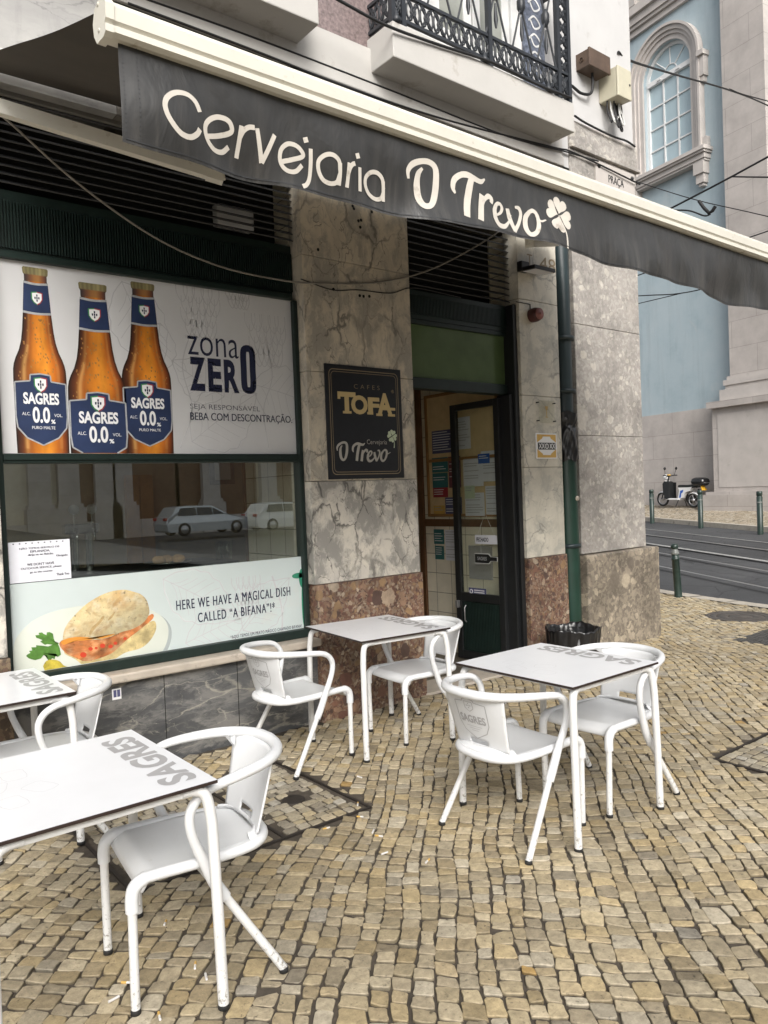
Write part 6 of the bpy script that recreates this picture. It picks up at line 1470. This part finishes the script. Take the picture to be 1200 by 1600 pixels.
for i, (lab, xa, xb, ya, yb, mm) in enumerate(papers):
    off = .008+.0012*i if i < 14 else -.022; xx = NX-off if i < 14 else 5.358
    xm, ym = (xa+xb)/2, (ya+yb)/2
    y1, y0 = X(xa, ym, xx)[0], X(xb, ym, xx)[0]; z1, z0 = X(xm, ya, xx)[1], X(xm, yb, xx)[1]
    t = thing('pinned_paper' if i < 14 else 'wall_sticker', lab, 'paper' if i < 14 else 'sticker', (xx, y0, z0))
    MB().box(xx-.0006, xx, y0, y1, z0, z1).build('sheet', M_[mm], t)
    b = MB(); rr = random.Random(i); dark = mm in ('purple', 'teal', 'maroonp', 'red', 'scblue'); n = max(2, int((z1-z0)/.026))
    for k in range(n):
        if rr.random() < .25: continue
        z = z1-.02-(z1-z0-.03)*k/n; b.box(xx-.0012, xx-.0008, y0+.012+rr.uniform(0, .3)*(y1-y0), y1-.012, z-.004, z+.003)
    if mm == 'maroonp': b.add([(xx-.0012, (y0+y1)/2+.035*math.cos(a), z1-.10+.045*math.sin(a)) for a in np.linspace(0, 2*pi, 16)[:-1]], [list(range(15))])
    b.build('print', M_['white'] if dark else M_['greyprint'], t)
t = thing('fuse_box', 'grey metal fuse box door on the tiles behind the glass door leaf', 'fuse box', (5.35, .6, 1.0))
y1, y0 = X(733, 880, 5.34)[0], X(768, 880, 5.34)[0]; z1, z0 = X(750, 853, 5.34)[1], X(750, 905, 5.34)[1]
MB().box(5.335, 5.36, y0, y1, z0, z1, .004).build('door', M_['greyprint'], t)
GX = LX-.012
def hang(name, lab, cat, xa, xb, ya, yb, m, x=GX):
    y1, y0 = X(xa, (ya+yb)/2, x)[0], X(xb, (ya+yb)/2, x)[0]; z1, z0 = X((xa+xb)/2, ya, x)[1], X((xa+xb)/2, yb, x)[1]
    t = thing(name, lab, cat, (x, (y0+y1)/2, z0)); return t, y0, y1, z0, z1
t, y0, y1, z0, z1 = hang('closed_sign', 'white closed sign reading FECHADO hung on the glass door', 'sign', 743, 777, 836, 850, 'paper')
MB().box(GX-.006, GX-.001, y0, y1, z0, z1).build('board', M_['paper'], t)
b = MB(); write(b, 'FECHADO', lambda u, v: (GX-.0072, y1-(y1-y0)*u, z0+(z1-z0)*v), .07, .62, .25, .72, .03); b.build('lettering', M_['ink'], t)
MB().tube([(GX-.003, y0+.03, z1), (GX-.003, (y0+y1)/2, z1+.20), (GX-.003, y1-.03, z1)], .0015, 5).build('string', M_['cablewhite'], t)
t, y0, y1, z0, z1 = hang('bottle_sign', 'black bottle-shaped sign hanging below the closed sign', 'sign', 743, 777, 866, 880, 'black')
bo = [(0, 0), (.62, 0), (.72, .28), (1, .30), (1, .70), (.72, .72), (.62, 1), (0, 1)]
fB = lambda dx: (lambda u, v: (GX-.001-dx, y1-(y1-y0)*u, z0+(z1-z0)*v))
MB().prism([fB(0)(-.02+u*1.04, -.08+v*1.16) for u, v in bo], (-.003, 0, 0)).build('white_edge', M_['white'], t); MB().prism([fB(.003)(u, v) for u, v in bo], (-.003, 0, 0)).build('board', M_['black'], t)
b = MB(); write(b, 'SAGRES', fB(.0072), .12, .55, .3, .7, .02); b.build('lettering', M_['steelprint'], t)
MB().tube([(GX-.003, (y0+y1)/2+.06, z1), (GX-.003, (y0+y1)/2+.06, z1+.1)], .0015, 5).build('string', M_['cablewhite'], t)
t, y0, y1, z0, z1 = hang('door_sticker', 'indigo no-smoking style sticker at the bottom of the glass door', 'sticker', 733, 760, 919, 936, 'purple')
MB().box(GX-.004, GX-.002, y0, y1, z0, z1).build('sheet', M_['purple'], t)
b = MB()
for k in range(3): b.box(GX-.0052, GX-.0045, y0+.02, y0+(y1-y0)*.68, z1-.025-.02*k, z1-.016-.02*k)
b.tube([(GX-.005, y1-.035+.018*math.cos(a), z1-.035+.018*math.sin(a)) for a in np.linspace(0, 2*pi, 13)[:-1]], .003, 5, True); b.build('print', M_['white'], t)
# counter seen through the glass strip
t = thing('bar_counter', 'dark bar counter just inside the window', 'counter', (1.2, .9, 0))
MB().box(-1.5, 2.7, .62, 1.15, 0, 1.12).build('front', M_['wood'], t); MB().box(-1.55, 2.75, .58, 1.2, 1.121, 1.16, .008).build('worktop', M_['black'], t)
def onc(px, y=.85): p = at(px, 860, 1, y); return p[0], y
x, y = onc(128, .95); t = thing('beer_tap', 'black double beer tap tower with white badges on the counter', 'beer tap', (x, y, 1.16))
b = MB().tube([(x-.05, y, 1.16), (x-.05, y, 1.44)], .03, 12).tube([(x+.05, y, 1.16), (x+.05, y, 1.44)], .03, 12).box(x-.12, x+.12, y-.04, y+.04, 1.42, 1.49, .01); b.build('tower', M_['chrome'], t)
b = MB()
for s in (-.06, .06): b.tube([(x+s, y-.04, 1.45), (x+s, y-.10, 1.45), (x+s, y-.11, 1.40)], .010, 8); b.tube([(x+s, y-.05, 1.48), (x+s, y-.055, 1.56)], .008, 8)
b.build('spout', M_['chrome'], t)
for s in (-.06, .06): MB().lathe([(0, -.012), (.034, -.01), (.034, .008), (0, .008)], (x+s, y-.06, 1.59), 16, 'y').build('badge', M_['white'], t)
for k, px in enumerate((343, 349, 356)):
    x, y = onc(px, .80+.06*(k % 2)); t = thing('glass_tumbler', 'clear beer glass standing on the counter by the window', 'glass', (x, y, 1.16), 'glasses on the counter')
    MB().lathe([(0, .0), (.028, .0), (.036, .14), (.033, .14), (.026, .012), (0, .012)], (x, y, 1.161), 20).build('tumbler', M_['tumbler'], t)
x, y = onc(262, .78); t = thing('bread_plate', 'steel plate of bread rolls on the counter', 'plate', (x, y, 1.16))
MB().lathe([(0, .004), (.13, .004), (.17, .02), (.168, .024), (.13, .009), (0, .009)], (x, y, 1.161), 28).build('plate', M_['plateware'], t)
for k in range(3):
    b = MB().grid(lambda u, v: (x-.07+.07*k+.05*math.sin(pi*v)*math.cos(2*pi*u), y+.03*math.sin(k*2)+.045*math.sin(pi*v)*math.sin(2*pi*u), 1.20-.032*math.cos(pi*v)), 16, 10); b.build('bread_roll', M_['bread'], t)
# back of the room
def bw(px, py): p = at(px, py, 1, 4.47); return p[0], p[2]
t = thing('inner_doorway', 'orange wood door frame with a dark opening at the back of the bar', 'doorway', (bw(215, 800)[0], 4.47, 0))
a0, a1 = bw(196, 790)[0], bw(238, 790)[0]; zt_ = bw(215, 742)[1]
MB().box(a0, a0+.16, 4.42, 4.499, 0, zt_, .004).box(a1-.16, a1, 4.42, 4.499, 0, zt_, .004).box(a0+.16, a1-.16, 4.42, 4.499, zt_-.16, zt_, .004).build('frame', M_['orangewood'], t)
MB().box(a0+.16, a1-.16, 4.46, 4.499, 0, zt_-.16).build('opening', M_['dark'], t)
t = thing('framed_picture', 'dark framed photograph on the back wall of the bar', 'picture', (bw(345, 740)[0], 4.47, bw(345, 757)[1]))
a0, a1, z0, z1 = bw(328, 740)[0], bw(366, 740)[0], bw(345, 757)[1], bw(345, 715)[1]
MB().box(a0, a1, 4.46, 4.499, z0, z1, .01).build('frame', M_['black'], t); MB().box(a0+.06, a1-.06, 4.455, 4.459, z0+.06, z1-.06).build('print', M_['greyprint'], t)

# ================================================================== THE SQUARE BEHIND THE CAMERA (seen reflected in the glass)
def vr(px, py, Y): p = at(px, py, 1, Y); return p[0], p[2]
t = thing('square_church', 'pale stone church across the square, seen only reflected in the bar window', 'church', (14, -38, 0))
b = MB().box(-25, 55, -44, -38, -.3, 17); b.build('front_wall', simple('sunny_limestone', (.60, .55, .45), .7, var=.1, scale=1.5), t)
b = MB()
for px in (-60, 62, 108, 165, 192, 330, 420, 520):
    x = vr(px, 780, 38)[0]; b.box(x-.55, x+.55, -38, -37.6, 1.6, 16); b.box(x-.75, x+.75, -38, -37.3, -.3, 1.5); b.box(x-.65, x+.65, -38, -37.45, 1.5, 1.7)
b.build('pilaster', M_['church'], t)
MB().box(-25, 55, -38, -37.2, 9.0, 9.8).box(-25, 55, -38, -36.9, 9.8, 10.2).box(-25, 55, -38, -37.5, -.3, .7).build('cornice', M_['trim'], t)
b = MB()
for px, wd in ((135, 1.3), (245, 1.5), (300, .9), (375, 1.3), (460, 1.2)):
    x = vr(px, 780, 38)[0]; b.prism([(x-wd, -37.98, .7), (x+wd, -37.98, .7)]+[(x+wd*math.cos(a), -37.98, 4.2+wd*math.sin(a)) for a in np.linspace(0, pi, 12)], (0, .03, 0))
b.build('arched_door', M_['wood'], t)
def car(name, label, cx, cy, z, m, van=False):
    t = thing(name, label, 'car', (cx, cy, z))
    prof = [(-2.25, .30), (-2.30, .62), (-2.22, .92), (-2.05, .98), (-1.75, 1.42), (-1.2, 1.47), (.15, 1.44), (.95, .98), (1.9, .84), (2.22, .66), (2.28, .35), (2.2, .22), (-2.15, .22)]
    if van: prof = [(-2.3, .3), (-2.32, 1.2), (-2.25, 1.75), (-1.9, 1.88), (.7, 1.85), (1.45, 1.15), (2.2, .95), (2.35, .5), (2.3, .25), (-2.2, .25)]
    bm_ = MB(); n = len(prof); secs = []
    for (yy, sh) in ((-.86, .90), (-.80, 1.0), (.80, 1.0), (.86, .90)):
        vs = [(cx+x_*(.985 if abs(yy) > .82 else 1), cy+yy*(1-.16*max(0, (zz-.95))/.5), z+.25+(zz-.25)*(1 if zz < 1 else sh*.0+1)) for x_, zz in prof]; secs.append(vs)
    allv = sum(secs, []); fs = [list(range(n))[::-1], list(range(3*n, 4*n))]
    for k in range(3): fs += [[k*n+i, k*n+(i+1) % n, (k+1)*n+(i+1) % n, (k+1)*n+i] for i in range(n)]
    bm_.add(allv, fs); bm_.build('body', M_[m], t)
    gl = MB(); topz = 1.36 if not van else 1.72
    for s in (-1, 1):
        wins = [[(-1.72, 1.0), (-1.55, topz), (-.75, topz+.02), (-.75, 1.0)], [(-.69, 1.0), (-.69, topz+.02), (.1, topz), (.1, 1.0)], [(.16, 1.0), (.16, topz-.02), (.75, 1.02)]]
        for wn in wins: gl.poly([(cx+a, cy+s*(.866-.137*max(0, c-.95)/.5+.004), z+c) for a, c in wn])
    gl.build('side_window', M_['carglass'], t)
    for wx in (-1.4, 1.4):
        for s in (-1, 1):
            wl = MB().lathe([(0, -.09), (.31, -.09), (.33, -.05), (.33, .05), (.31, .09), (0, .09)], (cx+wx, cy+s*.80, z+.33), 24, 'y').build('wheel', M_['tyre'], t)
            MB().lathe([(0, -.10), (.20, -.10), (.21, -.07), (.21, .07), (.20, .10), (0, .10)], (cx+wx, cy+s*.80, z+.33), 18, 'y').build('rim', M_['alu'], wl)
    for s in (-1, 1):
        MB().box(cx-2.32, cx-2.0, cy+s*.62-.16, cy+s*.62+.16, z+.78, z+.92, .03).build('tail_light', M_['taillight'], t)
        MB().box(cx+1.95, cx+2.25, cy+s*.62-.16, cy+s*.62+.16, z+.62, z+.76, .03).build('headlight', M_['white'], t)
x = vr(322, 830, 31)[0]; car('parked_car', 'silver estate car parked across the square, seen only as a reflection', x, -31, -.09, 'carpaint')
x = vr(412, 830, 30)[0]; car('parked_car', 'white car parked across the square, seen only as a reflection', x+1.6, -30, -.09, 'carwhite')
